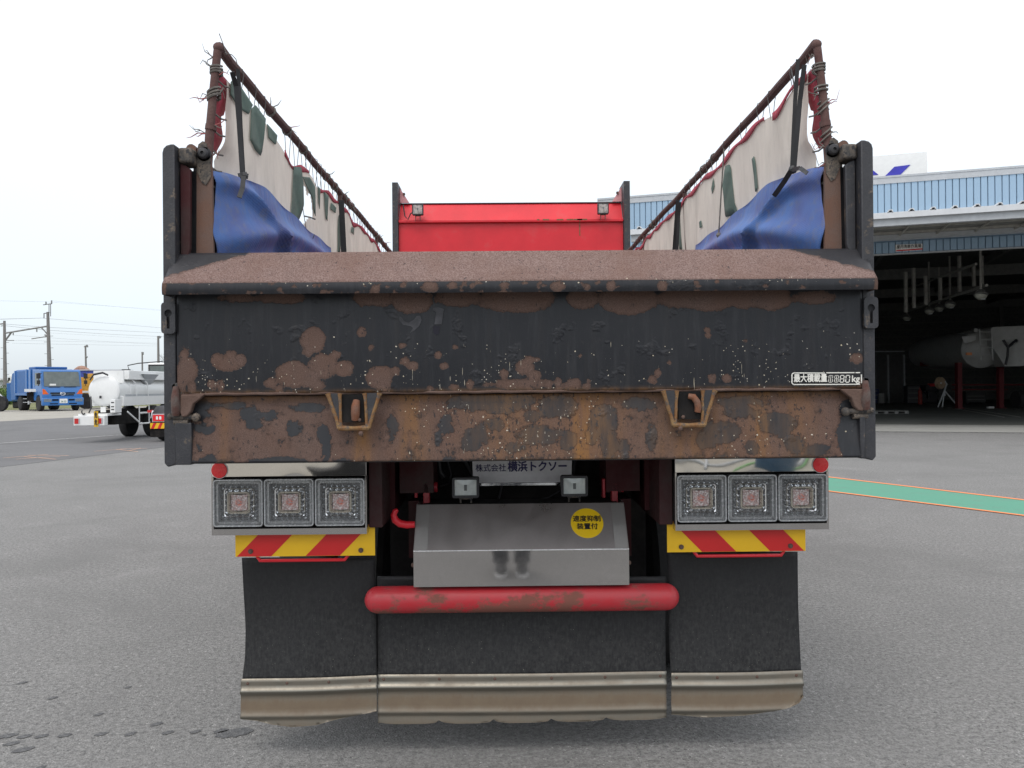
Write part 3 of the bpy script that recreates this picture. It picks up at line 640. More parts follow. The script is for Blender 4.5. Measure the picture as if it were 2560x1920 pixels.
# ---- body box, headboard
def mk(name, mat, parent, *boxes, bevel=0):
    r_ = None
    for b in boxes:
        mb = MB(); mb.box(*b); o = mb.build(name, mat, parent, bevel=bevel); r_ = r_ or o
    return r_
ZW = 2.325                                  # top of the side walls
for s in (-1, 1):
    o = mk('body_side_wall', m_rusti, truck, (*sorted((S(s, 1.118), S(s, 1.14))), 3.06, 8.1, 1.28, ZW-.05), bevel=.01)
    mb = MB()
    mb.box(*sorted((S(s, 1.141), S(s, 1.20))), 3.06, 8.1, ZW-.09, ZW)
    mb.build('top_rail_beam', m_rustb, o)
    for k in range(7):
        mk('side_rib', m_black, o, (*sorted((S(s, 1.141), S(s, 1.205))), 3.4+k*.72, 3.5+k*.72, 1.28, ZW-.092))
mk('body_floor', m_rust, truck, (S(-1, 1.14), S(1, 1.14), 3.03, 8.1, 1.255, 1.28))
YH = 8.2
hz0, hz1, hz2, hz3 = 1.28, Z(550, YH), Z(502, YH), Z(457, YH)
hx0, hx1 = P(997, 520, YH).x, P(1557, 520, YH).x
head = mk('headboard', m_red, truck, (hx0, hx1, YH, YH+.05, hz0, hz1-.002))
mb = MB(); mb.add([(hx0, YH+.01, hz1), (hx1, YH+.01, hz1), (hx1, YH+.14, hz2), (hx0, YH+.14, hz2), (hx0, YH+.03, hz1), (hx1, YH+.03, hz1), (hx1, YH+.16, hz2), (hx0, YH+.16, hz2)],
    [(0, 1, 2, 3), (7, 6, 5, 4), (0, 4, 5, 1), (1, 5, 6, 2), (2, 6, 7, 3), (3, 7, 4, 0)]); mb.build('headboard_upper_plate', m_red, head, smooth=False)
mk('headboard_ledge', m_red, head, (hx0, hx1, YH-.035, YH+.008, hz1-.028, hz1), bevel=.006)
mk('headboard_top_edge', m_maroon, head, (hx0, hx1, YH+.13, YH+.18, hz2+.001, hz2+.012))
mb = MB()
for _ in range(9):
    x = rnd.uniform(P(1300, 0, YH).x, P(1460, 0, YH).x); mb.box(x, x+rnd.uniform(.02, .07), YH-.037, YH-.0352, hz1-.012, hz1+.001)
x = P(1443, 0, YH).x; mb.box(x, x+.008, YH-.037, YH-.0352, hz1-.026, hz1); mb.box(x, x+.010, YH-.0025, YH-.0005, hz1-.16, hz1-.03)
mb.build('rust_stain', m_rusto, head, smooth=False)
for s, a, b in ((-1, 982, 996), (1, 1558, 1573)):
    x0, x1 = P(a, 500, YH).x, P(b, 500, YH).x
    mk('headboard_post', m_rustb, head, (x0, x1, YH-.05, YH+.26, hz0, Z(457, YH)))
    xi = x1 if s < 0 else x0; sg = -s
    mb = MB(); mb.prism([(xi+sg*.002, hz2+.012), (xi+sg*.095, hz2+.012), (xi+sg*.002, Z(462, YH))][::s], 'y', YH+.10, YH+.12)
    gs = mb.build('corner_gusset', M('overexposed_pink', (0.62, 0.30, 0.31), 0.5), head, smooth=False)  # pale pink puts the overexposed look of the gusset into its colour
    mb = MB(); mb.cyl((xi+sg*.045, YH+.085, Z(478, YH)), (xi+sg*.045, YH+.10, Z(478, YH)), .013, 8); mb.build('gusset_bolt', m_rust, gs)
def work_lamp(cx, Y, zc, w_, h_, parent, leg=.035, glass=None):
    mb = MB(); mb.prism(rrect(cx, zc, w_, h_, .008, 3), 'y', Y, Y+.05)
    mb.prism(rrect(cx, zc, w_*.8, h_*.8, .008, 3), 'y', Y+.05, Y+.08)
    la = mb.build('work_lamp', m_blackplastic, parent, bevel=.003)
    mb = MB(); o_ = rrect(cx, zc, w_, h_, .008, 3); i_ = rrect(cx, zc, w_-.018, h_-.018, .005, 3); n = len(o_)
    mb.add([(x, Y-.008, z) for x, z in o_]+[(x, Y-.008, z) for x, z in i_]+[(x, Y, z) for x, z in o_]+[(x, Y+.002, z) for x, z in i_],
        [(k, (k+1) % n, n+(k+1) % n, n+k) for k in range(n)]+[(k, 2*n+k, 2*n+(k+1) % n, (k+1) % n) for k in range(n)]+[(n+k, n+(k+1) % n, 3*n+(k+1) % n, 3*n+k) for k in range(n)])
    mb.build('lamp_bezel', m_black, la, smooth=False)
    mb = MB(); mb.grid(lambda u, v: (cx+(u-.5)*(w_-.02), Y-.002-.004*math.sin(PI*u)*math.sin(PI*v), zc+(v-.5)*(h_-.02)), 8, 8)
    mb.build('lamp_lens', glass, la)
    mb = MB(); mb.box(cx-.006, cx+.006, Y-.0065, Y-.005, zc-.012, zc+.012); mb.build('lens_mark', M('dull_grey', (0.12, 0.13, 0.13), .6), la)
    mb = MB(); mb.box(cx-w_*.25, cx+w_*.25, Y+.01, Y+.04, zc-h_/2-.008, zc-h_/2-.001)
    for q in (-1, 1): mb.box(cx+q*w_*.2-.003, cx+q*w_*.2+.003, Y+.015, Y+.035, zc-h_/2-leg, zc-h_/2-.008)
    mb.build('lamp_bracket', m_rustc, la)
    return la
def lampglass(name, a, b_):
    m, nt, b = newmat(name); v = coords(nt)
    val(nt, b.inputs['Base Color'], mix(nt, mapr(nt, noise(nt, v, 40, 4), .35, .65), a, b_)); b.inputs['Roughness'].default_value = .12
    b.inputs['Coat Weight'].default_value = 0.5; return m
m_lg1 = lampglass('milky_lamp_glass', (0.46, 0.50, 0.49), (0.56, 0.60, 0.58)); m_lg2 = lampglass('dusty_lamp_glass', (0.20, 0.16, 0.15), (0.5, 0.45, 0.42))
for px, py in ((1044, 523), (1508, 520.5)):
    q = P(px, py, YH-.1); work_lamp(q.x, YH-.10, q.z, .108, .108, head, .05, m_lg2)
mb = MB(); mb.tube([P(1008, 512, YH-.06), P(1012, 540, YH-.06), P(1020, 549, YH-.06), P(1026, 535, YH-.06), P(1032, 530, YH-.06)], .006, 6); mb.build('lamp_cable', m_blackplastic, head)

# ---- chassis, cab, wheels (mostly hidden behind the body)
mb = MB()
for s in (-1, 1): mb.box(*sorted((S(s, .40), S(s, .47))), 3.5, 10.6, .78, 1.02)
for y in (3.9, 5.4, 7.0, 8.6): mb.box(S(-1, .40), S(1, .40), y, y+.1, .80, 1.0)
frame = mb.build('chassis_frame', m_maroon, truck)
mb = MB()
for s in (-1, 1): mb.box(*sorted((S(s, .36), S(s, .50))), 3.45, 8.0, 1.06, 1.25)
for k in range(8): mb.box(S(-1, 1.08), S(1, 1.08), 3.75+k*.56, 3.83+k*.56, 1.18, 1.254)
mb.build('subframe', m_maroon, truck)
mk('dark_backing', m_void, truck, (S(-1, .62), S(1, .62), 4.02, 4.04, .35, 1.25), (S(-1, 1.12), S(1, 1.12), 7.6, 7.7, .5, 1.25))  # added dark panels, filling in the black void under the body
mb = MB()
for y in (4.55, 5.85): mb.cyl((S(-1, .9), y, .5), (S(1, .9), y, .5), .11, 12); mb.ball((XC, y, .52), .26, 12)
mb.build('axle', m_void, truck)
def wheel(y, s, x0, x1, r=.5):
    c = (x0+x1)/2; mb = MB(); h = abs(x1-x0)/2
    mb.lathe([(r*.56, -h), (r*.8, -h*1.02), (r*.95, -h*.92), (r, -h*.7), (r, h*.7), (r*.95, h*.92), (r*.8, h*1.02), (r*.56, h)], (S(s, c), y, r), (1, 0, 0), 32)
    t = mb.build('wheel', m_rubber, truck)
    mb = MB(); mb.lathe([(r*.56, h*.9), (r*.5, h*.4), (r*.24, h*.5), (r*.2, h*1.1), (r*.02, h*1.15)], (S(s, c), y, r), (s, 0, 0), 24); mb.build('rim', m_void, t)
for s in (-1, 1):
    for y in (4.55, 5.85): wheel(y, s, .66, .90); wheel(y, s, .94, 1.19)
    wheel(9.3, s, .90, 1.19)
cab = mk('cab', m_red, truck, (S(-1, 1.2), S(1, 1.2), 8.75, 10.75, .95, 2.95), bevel=.09)
mk('cab_roof_fairing', m_red, cab, (S(-1, 1.05), S(1, 1.05), 8.95, 10.3, 2.95, 3.18), bevel=.08)
mk('rear_window', m_glass, cab, (S(-1, .6), S(1, .6), 8.742, 8.749, 2.1, 2.6))
mk('windscreen', m_glass, cab, (S(-1, 1.08), S(1, 1.08), 10.751, 10.758, 1.9, 2.8))
for s in (-1, 1):
    mk('side_window', m_glass, cab, (*sorted((S(s, 1.201), S(s, 1.206))), 9.6, 10.5, 1.95, 2.65))
mk('front_bumper', m_black, truck, (S(-1, 1.22), S(1, 1.22), 10.76, 10.9, .35, .93), bevel=.03)

# ================================================================== LOWER REAR
m_reflect = M('red_reflector', (0.72, 0.012, 0.018), 0.25, var=0.06, bmp=0, coat=0.6)
m_lred = M('lamp_reflector_facets', (0.95, 0.96, 0.97), 0.14, 1.0, var=0.05, rvar=.05)
def bulb_mat():
    m, nt, b = newmat('bulb_painted_sparkle'); v = coords(nt)
    d = N(nt, 'VectorMath', {0: N(nt, 'TexCoord').outputs['Object']}, operation='LENGTH').outputs['Value']
    vo = voro(nt, v, 130); r = mapr(nt, d, .008, .020)
    c = mix(nt, r, (0.85, 0.15, 0.06), (0.92, 0.86, 0.85)); c = mix(nt, mapr(nt, vo, 0.25, 0.6), c, (0.60, 0.42, 0.40))  # pale and dark cells paint the facets' sparkle; red centre is the lamp's own
    val(nt, b.inputs['Base Color'], c); b.inputs['Metallic'].default_value = 0.1; b.inputs['Roughness'].default_value = 0.15
    val(nt, b.inputs['Normal'], bump(nt, vo, 1.0, .004)); return m
m_bulb = bulb_mat()
m_lgrey = M('grey_lamp_plastic', (0.44, 0.45, 0.46), 0.25, 0.35, var=0.1, coat=0.4)
m_lring = M('lamp_inner_ring', (0.50, 0.46, 0.38), 0.3, 0.5)
m_ldark = M('lamp_dark_recess', (0.13, 0.133, 0.137), 0.3, bmp=0)  # dark grey base paints in the contrast between the bright facets
def sqring(mb, cx, cz, y0, y1, wo, ho, wi, hi, ro=.012, ri=.008):
    o_ = rrect(cx, cz, wo, ho, ro, 3); i_ = rrect(cx, cz, wi, hi, ri, 3); n = len(o_)
    mb.add([(x, y0, z) for x, z in o_]+[(x, y1, z) for x, z in i_], [(k, (k+1) % n, n+(k+1) % n, n+k) for k in range(n)])
def tail_lamp(cx, cz, Y):
    W, H = .190, .181
    mb = MB()
    sqring(mb, cx, cz, Y-.014, Y-.014, W, H, W-.010, H-.010); sqring(mb, cx, cz, Y+.02, Y-.014, W, H, W, H)
    sqring(mb, cx, cz, Y-.014, Y-.002, W-.010, H-.010, W-.018, H-.018)
    sqring(mb, cx, cz, Y-.002, Y-.002, W-.018, H-.018, W-.034, H-.034); sqring(mb, cx, cz, Y-.002, Y+.014, W-.034, H-.034, W-.040, H-.040)
    lp = mb.build('tail_lamp', m_lgrey, truck, smooth=False)
    mb = MB()
    for k in range(26):       # fluting round the rim
        for sg in (-1, 1):
            x = cx-W/2+.014+k*(W-.028)/25; mb.box(x-.0018, x+.0018, Y-.006, Y-.001, *sorted((cz+sg*(H/2-.010), cz+sg*(H/2-.018))))
            z = cz-H/2+.014+k*(H-.028)/25; mb.box(*sorted((cx+sg*(W/2-.010), cx+sg*(W/2-.018))), Y-.006, Y-.001, z-.0018, z+.0018)
    mb.build('rim_fluting', m_lgrey, lp, smooth=False)
    mb = MB(); R = []
    sqring(mb, cx, cz, Y+.014, Y+.016, W-.040, H-.040, .062, .062); mb.build('reflector_base', m_ldark, lp, smooth=False); mb = MB()
    # stepped ridges and rows of pyramids
    for (w1, w2, y0, y1) in ((.128, .122, .010, .002), (.116, .108, .002, .004), (.098, .088, .012, .0)):
        sqring(mb, cx, cz, Y+y0, Y+y1, w1, w1*H/W*1.0, w2, w2*H/W, .01, .008)
    for (hw, hh, n, sz, yb, ht) in ((.0665, .0625, 6, .0085, .014, .012), (.051, .0485, 4, .010, .012, .012)):
        for i in range(n):
            t = -1+2*(i+.5)/n
            for (x, z) in ((cx+t*hw, cz+hh), (cx+t*hw, cz-hh), (cx+hw, cz+t*hh), (cx-hw, cz+t*hh)):
                a = sz; mb.add([(x-a, Y+yb, z), (x, Y+yb, z-a), (x+a, Y+yb, z), (x, Y+yb, z+a), (x, Y+yb-ht, z)], [(0, 1, 4), (1, 2, 4), (2, 3, 4), (3, 0, 4)])
    mb.build('reflector', m_lred, lp, smooth=False)
    mb = MB(); sqring(mb, cx, cz, Y+.014, Y-.006, .092, .088, .086, .082); sqring(mb, cx, cz, Y-.006, Y-.006, .086, .082, .078, .074); sqring(mb, cx, cz, Y-.006, Y+.004, .078, .074, .066, .063)
    mb.build('inner_ring', m_lring, lp, smooth=False)
    mb = MB(); mb.grid(lambda u, v: (cx+(u-.5)*.062, Y+.002+.004*math.cos(u*PI*2), cz+(v-.5)*.060), 8, 8); mb.build('bulb_cover', m_bulb, lp)
    mb = MB(); mb.box(cx-W/2+.006, cx+W/2-.006, Y-.0125, Y-.0105, cz-H/2+.006, cz+H/2-.006); mb.build('clear_lens', m_lens, lp)
    return lp
YB = 3.20
def stripeplate(s):
    x0, x1 = .573, 1.118; z0, z1 = .843, .965; Yp = 3.25
    m_y = M('yellow_reflective_film', (0.80, 0.47, 0.008), 0.4, var=0.06, bmp=0.02, spec=0.5); m_r = M('red_reflective_film', (0.58, 0.013, 0.014), 0.4, var=0.08, bmp=0.02)
    pl = mk('warning_plate', m_y, truck, (*sorted((S(s, x0), S(s, x1))), Yp, Yp+.003, z0, z1))
    pitch = .134; h = z1-z0; lean = h*.97
    k = 0
    for xb0 in (x1-.006-pitch, x1-.006-3*pitch):
        # bottom edge xb0..xb0+pitch, top edge shifted inwards; clip to the plate
        q = [(xb0, z0+.001), (xb0+pitch, z0+.001), (xb0+pitch-lean, z1-.001), (xb0-lean, z1-.001)]
        def clip(poly, ax, lim, keep):
            out = []
            for i in range(len(poly)):
                a, b = poly[i], poly[(i+1) % len(poly)]; ia, ib = keep(a[ax]), keep(b[ax])
                if ia: out.append(a)
                if ia != ib: t = (lim-a[ax])/(b[ax]-a[ax]); out.append((a[0]+(b[0]-a[0])*t, a[1]+(b[1]-a[1])*t))
            return out
        q = clip(q, 0, x0, lambda v: v >= x0)
        if len(q) >= 3:
            mb = MB(); pts = [(S(s, x), z) for x, z in q]; mb.prism(pts if s > 0 else pts[::-1], 'y', Yp-.0012, Yp); mb.build('red_stripe', m_r, pl, smooth=False)
    for xb_, zb_ in ((x0+.055, z0+.021), (x1-.060, z0+.021)):
        mb = MB(); mb.lathe([(.010, 0), (.010, .003), (.006, .003), (.006, .007), (.002, .008)], (S(s, xb_), Yp-.0012, zb_), (0, -1, 0), 10); mb.build('plate_bolt', m_rust, pl)
    mb = MB(); zz = z0-.019
    mb.tube([(S(s, x1-.078), 3.27, z0+.01), (S(s, x1-.080), 3.268, z0-.004), (S(s, x1-.092), 3.265, zz), (S(s, x1-.11), 3.265, zz), (S(s, x0+.14), 3.265, zz), (S(s, x0+.122), 3.265, zz), (S(s, x0+.110), 3.268, z0-.004), (S(s, x0+.108), 3.27, z0+.01)], .0065, 8)
    mb.build('flap_bar', m_red, truck)
for s in (-1, 1):
    a, b = .596, 1.192; z0, z1 = .936, 1.33; wz0, wz1 = .960, 1.160
    mb = MB()
    mb.box(*sorted((S(s, a), S(s, b))), YB, YB+.10, wz1, z1)
    lpn = mb.build('light_panel', m_mirror, truck, bevel=.002)
    mb = MB(); mb.box(*sorted((S(s, a), S(s, b))), YB, YB+.10, z0, wz0); mb.box(*sorted((S(s, a), S(s, a+.006))), YB, YB+.1, wz0, wz1); mb.box(*sorted((S(s, b-.008), S(s, b))), YB, YB+.1, wz0, wz1)
    mb.build('panel_frame', m_brushed, lpn)
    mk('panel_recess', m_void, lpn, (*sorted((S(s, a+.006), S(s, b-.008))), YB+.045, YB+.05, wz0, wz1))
    for c in (1.087, .892, .697): tail_lamp(S(s, c), 1.061, YB)
    mb = MB(); mb.lathe([(.0305, 0), (.0305, .005), (.029, .008), (.001, .009)], (S(s, 1.160), YB-.0005, 1.187), (0, -1, 0), 28); rf = mb.build('round_reflector', m_reflect, truck)
    mb = MB(); mb.lathe([(.0325, 0), (.0325, .003)], (S(s, 1.160), YB-.0003, 1.187), (0, -1, 0), 28); mb.build('reflector_rim', m_white, rf)
    stripeplate(s)
    mk('lamp_bracket_plate', m_maroon, truck, (*sorted((S(s, .540), S(s, .592))), YB+.03, YB+.45, .955, 1.24), bevel=.003)
    mk('side_member', m_maroon, truck, (*sorted((S(s, .52), S(s, .58))), YB+.25, 4.3, .98, 1.24))
# centre stainless cover
YC = 3.256; cw = .4235
cz0, cz1, cz2 = Z(1465, YC), Z(1375, YC), Z(1259, 3.375)
mk('cover_front', m_brushed, truck, (S(-1, cw), S(1, cw), YC, YC+.004, cz0, cz1))
cover = bpy.data.objects['cover_front']
mb = MB(); mb.add([(S(-1, cw), YC, cz1+.001), (S(1, cw), YC, cz1+.001), (S(1, cw-.002), 3.375, cz2), (S(-1, cw-.002), 3.375, cz2)], [(0, 1, 2, 3)])
mb.build('cover_top', m_dusty, cover, smooth=False, thick=-.004)
for q in (-1, 1):
    for i in (0,):
        mb = MB(); a0, a1 = S(q, cw-.004), S(q, cw-.055)
        mb.add([(min(a0, a1), YC-.0016, cz1+.004), (max(a0, a1), YC-.0016, cz1+.004), (max(a0, a1), 3.3722, cz2-.002), (min(a0, a1), 3.3722, cz2-.002)], [(0, 1, 2, 3)])
        mb.build('cover_end_strip', m_dustl, cover, smooth=False)
mb = MB(); mb.tube([(S(-1, cw), YC-.0005, cz1), (S(1, cw), YC-.0005, cz1)], .0022, 6); mb.build('cover_fold', M('fold_highlight_white', (.92, .92, .92), .3, .2), cover)  # near-white tube paints the sky highlight along the fold
for q in (-1, 1):
    mb = MB(); pts = [(YC+.004, cz0), (YC+.004, cz1), (3.378, cz2), (3.6, cz2), (3.6, cz0)]
    mb.prism(pts if q > 0 else pts[::-1], 'x', S(q, cw-.003), S(q, cw-.001))
    mb.build('cover_cheek', m_dusty, cover, smooth=False)
for q in (-1, 1):
    mb = MB(); mb.lathe([(.009, 0), (.009, .008), (.005, .012)], (S(q, cw), YC+.03, (cz0+cz1)/2+.01), (q, 0, 0), 8)
    mb.build('cover_screw', m_rust, cover)
# round yellow sticker with lettering, lying on the slanted top
sd = Vector((0, 3.375-YC, cz2-cz1)).normalized(); sn = Vector((1, 0, 0)).cross(sd)   # slope direction, outward normal
tpos = (P(1469, 1316, 3.31)); k = (tpos.z-cz1)/(cz2-cz1); sc0 = Vector((P(1469, 1316, 3.30).x, YC, cz1))+sd*(Vector((0, 3.375-YC, cz2-cz1)).length*0.555)
m_yel = M('yellow_sticker', (0.80, 0.52, 0.01), 0.4, var=0.04, bmp=0)
m_ink = M('black_print', (0.012, 0.012, 0.015), 0.45, var=0.05, bmp=0); m_ink2 = M('navy_print', (0.02, 0.015, 0.11), 0.45, var=0.05, bmp=0); m_wprint = M('white_print', (0.72, 0.72, 0.68), 0.5, var=0.1, scale=40, bmp=0)
mb = MB(); mb.lathe([(.0655, -.001), (.0655, .0022)], sc0, sn, 40); stk = mb.build('round_sticker', m_yel, cover)
for tx, dv in (('速度抑制', .017), ('装置付', -.017)):
    text_mesh('sticker_lettering', tx, .0285, m_ink, stk, sc0+sd*dv+sn*.003, (1, 0, 0), sd, bold=.0006)
# bumper tube
zbm = Z(1495.5, 3.305); rb = .053
xb0, xb1 = P(912, 1500, 3.305).x, P(1697, 1490, 3.305).x
def bumper_mat():
    m, nt, b = newmat('scuffed_red_bumper_paint'); v = coords(nt)
    x = N(nt, 'SeparateXYZ', {0: v}).outputs
    n = noise(nt, coords(nt, 1, 1, 1.6), 7, 7, 0.7); n2 = noise(nt, v, 120, 3, 0.7); low = mapr(nt, x[2], .045, -.05, -.07, .10)
    mid = mth(nt, 'MULTIPLY', mth(nt, 'ABSOLUTE', mth(nt, 'ADD', x[0], .12)), -.22)
    d = mth(nt, 'ADD', mth(nt, 'ADD', n, mth(nt, 'MULTIPLY', n2, .16)), mth(nt, 'ADD', low, mid))
    mud = mapr(nt, d, 0.53, 0.62)
    red = mix(nt, mapr(nt, n, .3, .7), (0.50, 0.018, 0.028), (0.40, 0.045, 0.055)); c = mix(nt, mth(nt, 'MULTIPLY', mud, .85), red, (0.17, 0.085, 0.06))
    val(nt, b.inputs['Base Color'], c); val(nt, b.inputs['Roughness'], mapr(nt, mud, 0, 1, .42, .9)); val(nt, b.inputs['Normal'], bump(nt, n2, .25, .002)); return m
mb = MB(); prof = [(rb*math.sin(a), rb-rb*math.cos(a)) for a in [PI/2*i/7 for i in range(1, 8)]]
L = xb1-xb0; prof = [(.0005, 0)]+prof+[(rb, L/2)]+[(r, L-h) for r, h in reversed(prof)]+[(.0005, L)]
mb.lathe(prof, (xb0, 3.305, zbm), (1, 0, 0), 32); mb.build('rear_bumper', bumper_mat(), truck, ang=60)
mk('bumper_stay', m_maroon, truck, (S(-1, .36), S(-1, .30), 3.33, 3.6, zbm-.03, zbm+.03), (S(1, .30), S(1, .36), 3.33, 3.6, zbm-.03, zbm+.03))
# tow hook, left of the cover
mb = MB(); hk = [(1037, 1308), (1018, 1309), (1000, 1306), (988, 1297), (984, 1285), (988, 1275), (994, 1271)]
mb.tube([P(x, y+3, 3.31) for x, y in hk], [.013, .015, .015, .015, .013, .011, .007], 12); mb.build('tow_hook', m_red, truck)
# work lamps, company board, rams, hoses above the cover
for px, py in ((1164, 1219), (1436, 1215)):
    q = P(px, py, 3.42); work_lamp(q.x, 3.42, q.z, .110, .084, truck, .03, m_lg1)
YW = 3.62; q0, q1 = P(1180, 1150, YW), P(1431, 1205, YW)
mb = MB(); bx0, bx1, bz1, bz0 = q0.x, q1.x, q0.z+.02, q1.z
mb.prism([(bx0, bz1), (bx0+.004, bz0+.03), (bx0+.02, bz0), (bx1-.02, bz0), (bx1-.004, bz0+.03), (bx1, bz1)], 'y', YW, YW+.004)
bd = mb.build('company_board', M('greyed_white_board', (0.80, 0.79, 0.82), 0.5, dirt=(0.4, 0.38, 0.38), damt=.15), truck, smooth=False)
mk('board_strip', m_chrome, bd, (bx0+.012, bx1-.012, YW-.008, YW, bz0-.012, bz0-.001))
a = P(1227, 1171, YW-.003); text_mesh('board_lettering', '株式会社', .0350, m_ink2, bd, a, (1, 0, 0), (0, 0, 1), bold=.0003, sx=.96)
a = P(1344, 1167.5, YW-.003); text_mesh('board_lettering', '横浜トクソー', .0475, m_ink2, bd, a, (1, 0, 0), (0, 0, 1), bold=.0016, sx=.92)
for s, px in ((-1, 1068), (1, 1533)):
    c = P(px, 1206, 3.5); mb = MB(); x = c.x
    mb.box(x-.036, x-.014, 3.47, 3.53, c.z-.04, c.z+.20); mb.box(x+.014, x+.03, 3.47, 3.53, c.z-.04, c.z+.20)
    cl = mb.build('ram_clevis', m_maroon, truck, bevel=.004)
    mb = MB(); mb.cyl((x-.044, 3.5, c.z-.02), (x+.044, 3.5, c.z-.02), .022, 14); mb.prism(rrect(x, c.z-.045, .026, .10, .012, 3), 'y', 3.45, 3.50); mb.box(x-.05, x-.038, 3.46, 3.5, c.z-.06, c.z+.02)
    mb.build('ram_pin', M('faded_red_paint', (0.36, 0.018, 0.03), .5, dirt=(.15, .08, .07), damt=.3), cl, bevel=.003)
for pts, r in ((((1160, 1150), (1178, 1178), (1190, 1200)), .010), (((1176, 1150), (1188, 1190), (1196, 1215)), .008), (((1437, 1150), (1432, 1180), (1425, 1200)), .010), (((1118, 1150), (1128, 1185), (1122, 1208), (1100, 1216)), .004),
        (((1254, 1215), (1250, 1235), (1243, 1258)), .005), (((1402, 1226), (1370, 1244), (1320, 1253), (1290, 1256)), .003), (((975, 1150), (985, 1170), (978, 1185)), .012), (((1610, 1150), (1605, 1175), (1596, 1190)), .012), (((1096, 1150), (1100, 1180), (1110, 1195)), .012)):
    mb = MB(); mb.tube([P(x, y, 3.66) for x, y in pts], r, 8); mb.build('hose', m_black, truck)
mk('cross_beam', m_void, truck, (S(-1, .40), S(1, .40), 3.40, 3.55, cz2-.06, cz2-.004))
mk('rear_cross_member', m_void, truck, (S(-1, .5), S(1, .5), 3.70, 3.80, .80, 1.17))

# ---- mud flaps with stainless bottom strips
def flap_mat():
    m, nt, b = newmat('mud_flap_rubber'); v = coords(nt); vs = coords(nt, 1, 1, .30)
    sk = mth(nt, 'ADD', mth(nt, 'MULTIPLY', noise(nt, vs, 120, 4, 0.7), .45), mth(nt, 'MULTIPLY', noise(nt, v, 60, 5, .7), .55)); sp = noise(nt, v, 230, 2, .5); z = N(nt, 'SeparateXYZ', {0: v}).outputs[2]
    low = mapr(nt, z, .15, -.28); big = noise(nt, v, 3.5, 4)
    c = mix(nt, mth(nt, 'MULTIPLY', mapr(nt, sk, .42, .70), mth(nt, 'ADD', .14, mth(nt, 'MULTIPLY', low, .62))), (0.0165, 0.0165, 0.018), (0.090, 0.090, 0.086))
    c = mix(nt, mapr(nt, big, .45, .7, 0, .35), c, (0.030, 0.031, 0.033))
    c = mix(nt, mth(nt, 'MULTIPLY', mapr(nt, sp, .735, .76), mth(nt, 'ADD', .25, low)), c, (0.30, 0.29, 0.24))
    val(nt, b.inputs['Base Color'], c); b.inputs['Roughness'].default_value = .6; b.inputs['Specular IOR Level'].default_value = .35
    val(nt, b.inputs['Normal'], bump(nt, sk, .15, .002)); return m
m_flap = flap_mat()
def strip_mat():
    m, nt, b = newmat('muddy_stainless'); v = coords(nt); dd = attr(nt, 'mud')
    n = noise(nt, v, 9, 6, .65); n2 = noise(nt, coords(nt, 1, 1, .35), 110, 4, .7)
    f = mapr(nt, mth(nt, 'ADD', mth(nt, 'ADD', dd, mth(nt, 'MULTIPLY', n, .7)), mth(nt, 'MULTIPLY', n2, .35)), .38, 1.0)
    c = mix(nt, f, (0.25, 0.235, 0.20), mix(nt, n, (0.23, 0.18, 0.12), (0.14, 0.10, 0.07)))
    val(nt, b.inputs['Base Color'], c); val(nt, b.inputs['Metallic'], mth(nt, 'SUBTRACT', .95, mth(nt, 'MULTIPLY', f, .85))); val(nt, b.inputs['Roughness'], mapr(nt, f, 0, 1, .38, .65))
    val(nt, b.inputs['Normal'], bump(nt, n2, .2, .001)); return m
m_strip = strip_mat()
YF = 3.38
def lerp_poly(pts, t):
    for i in range(len(pts)-1):
        if t <= pts[i+1][0]: a, b = pts[i], pts[i+1]; k = (t-a[0])/(b[0]-a[0]); return a[1]+(b[1]-a[1])*k
    return pts[-1][1]
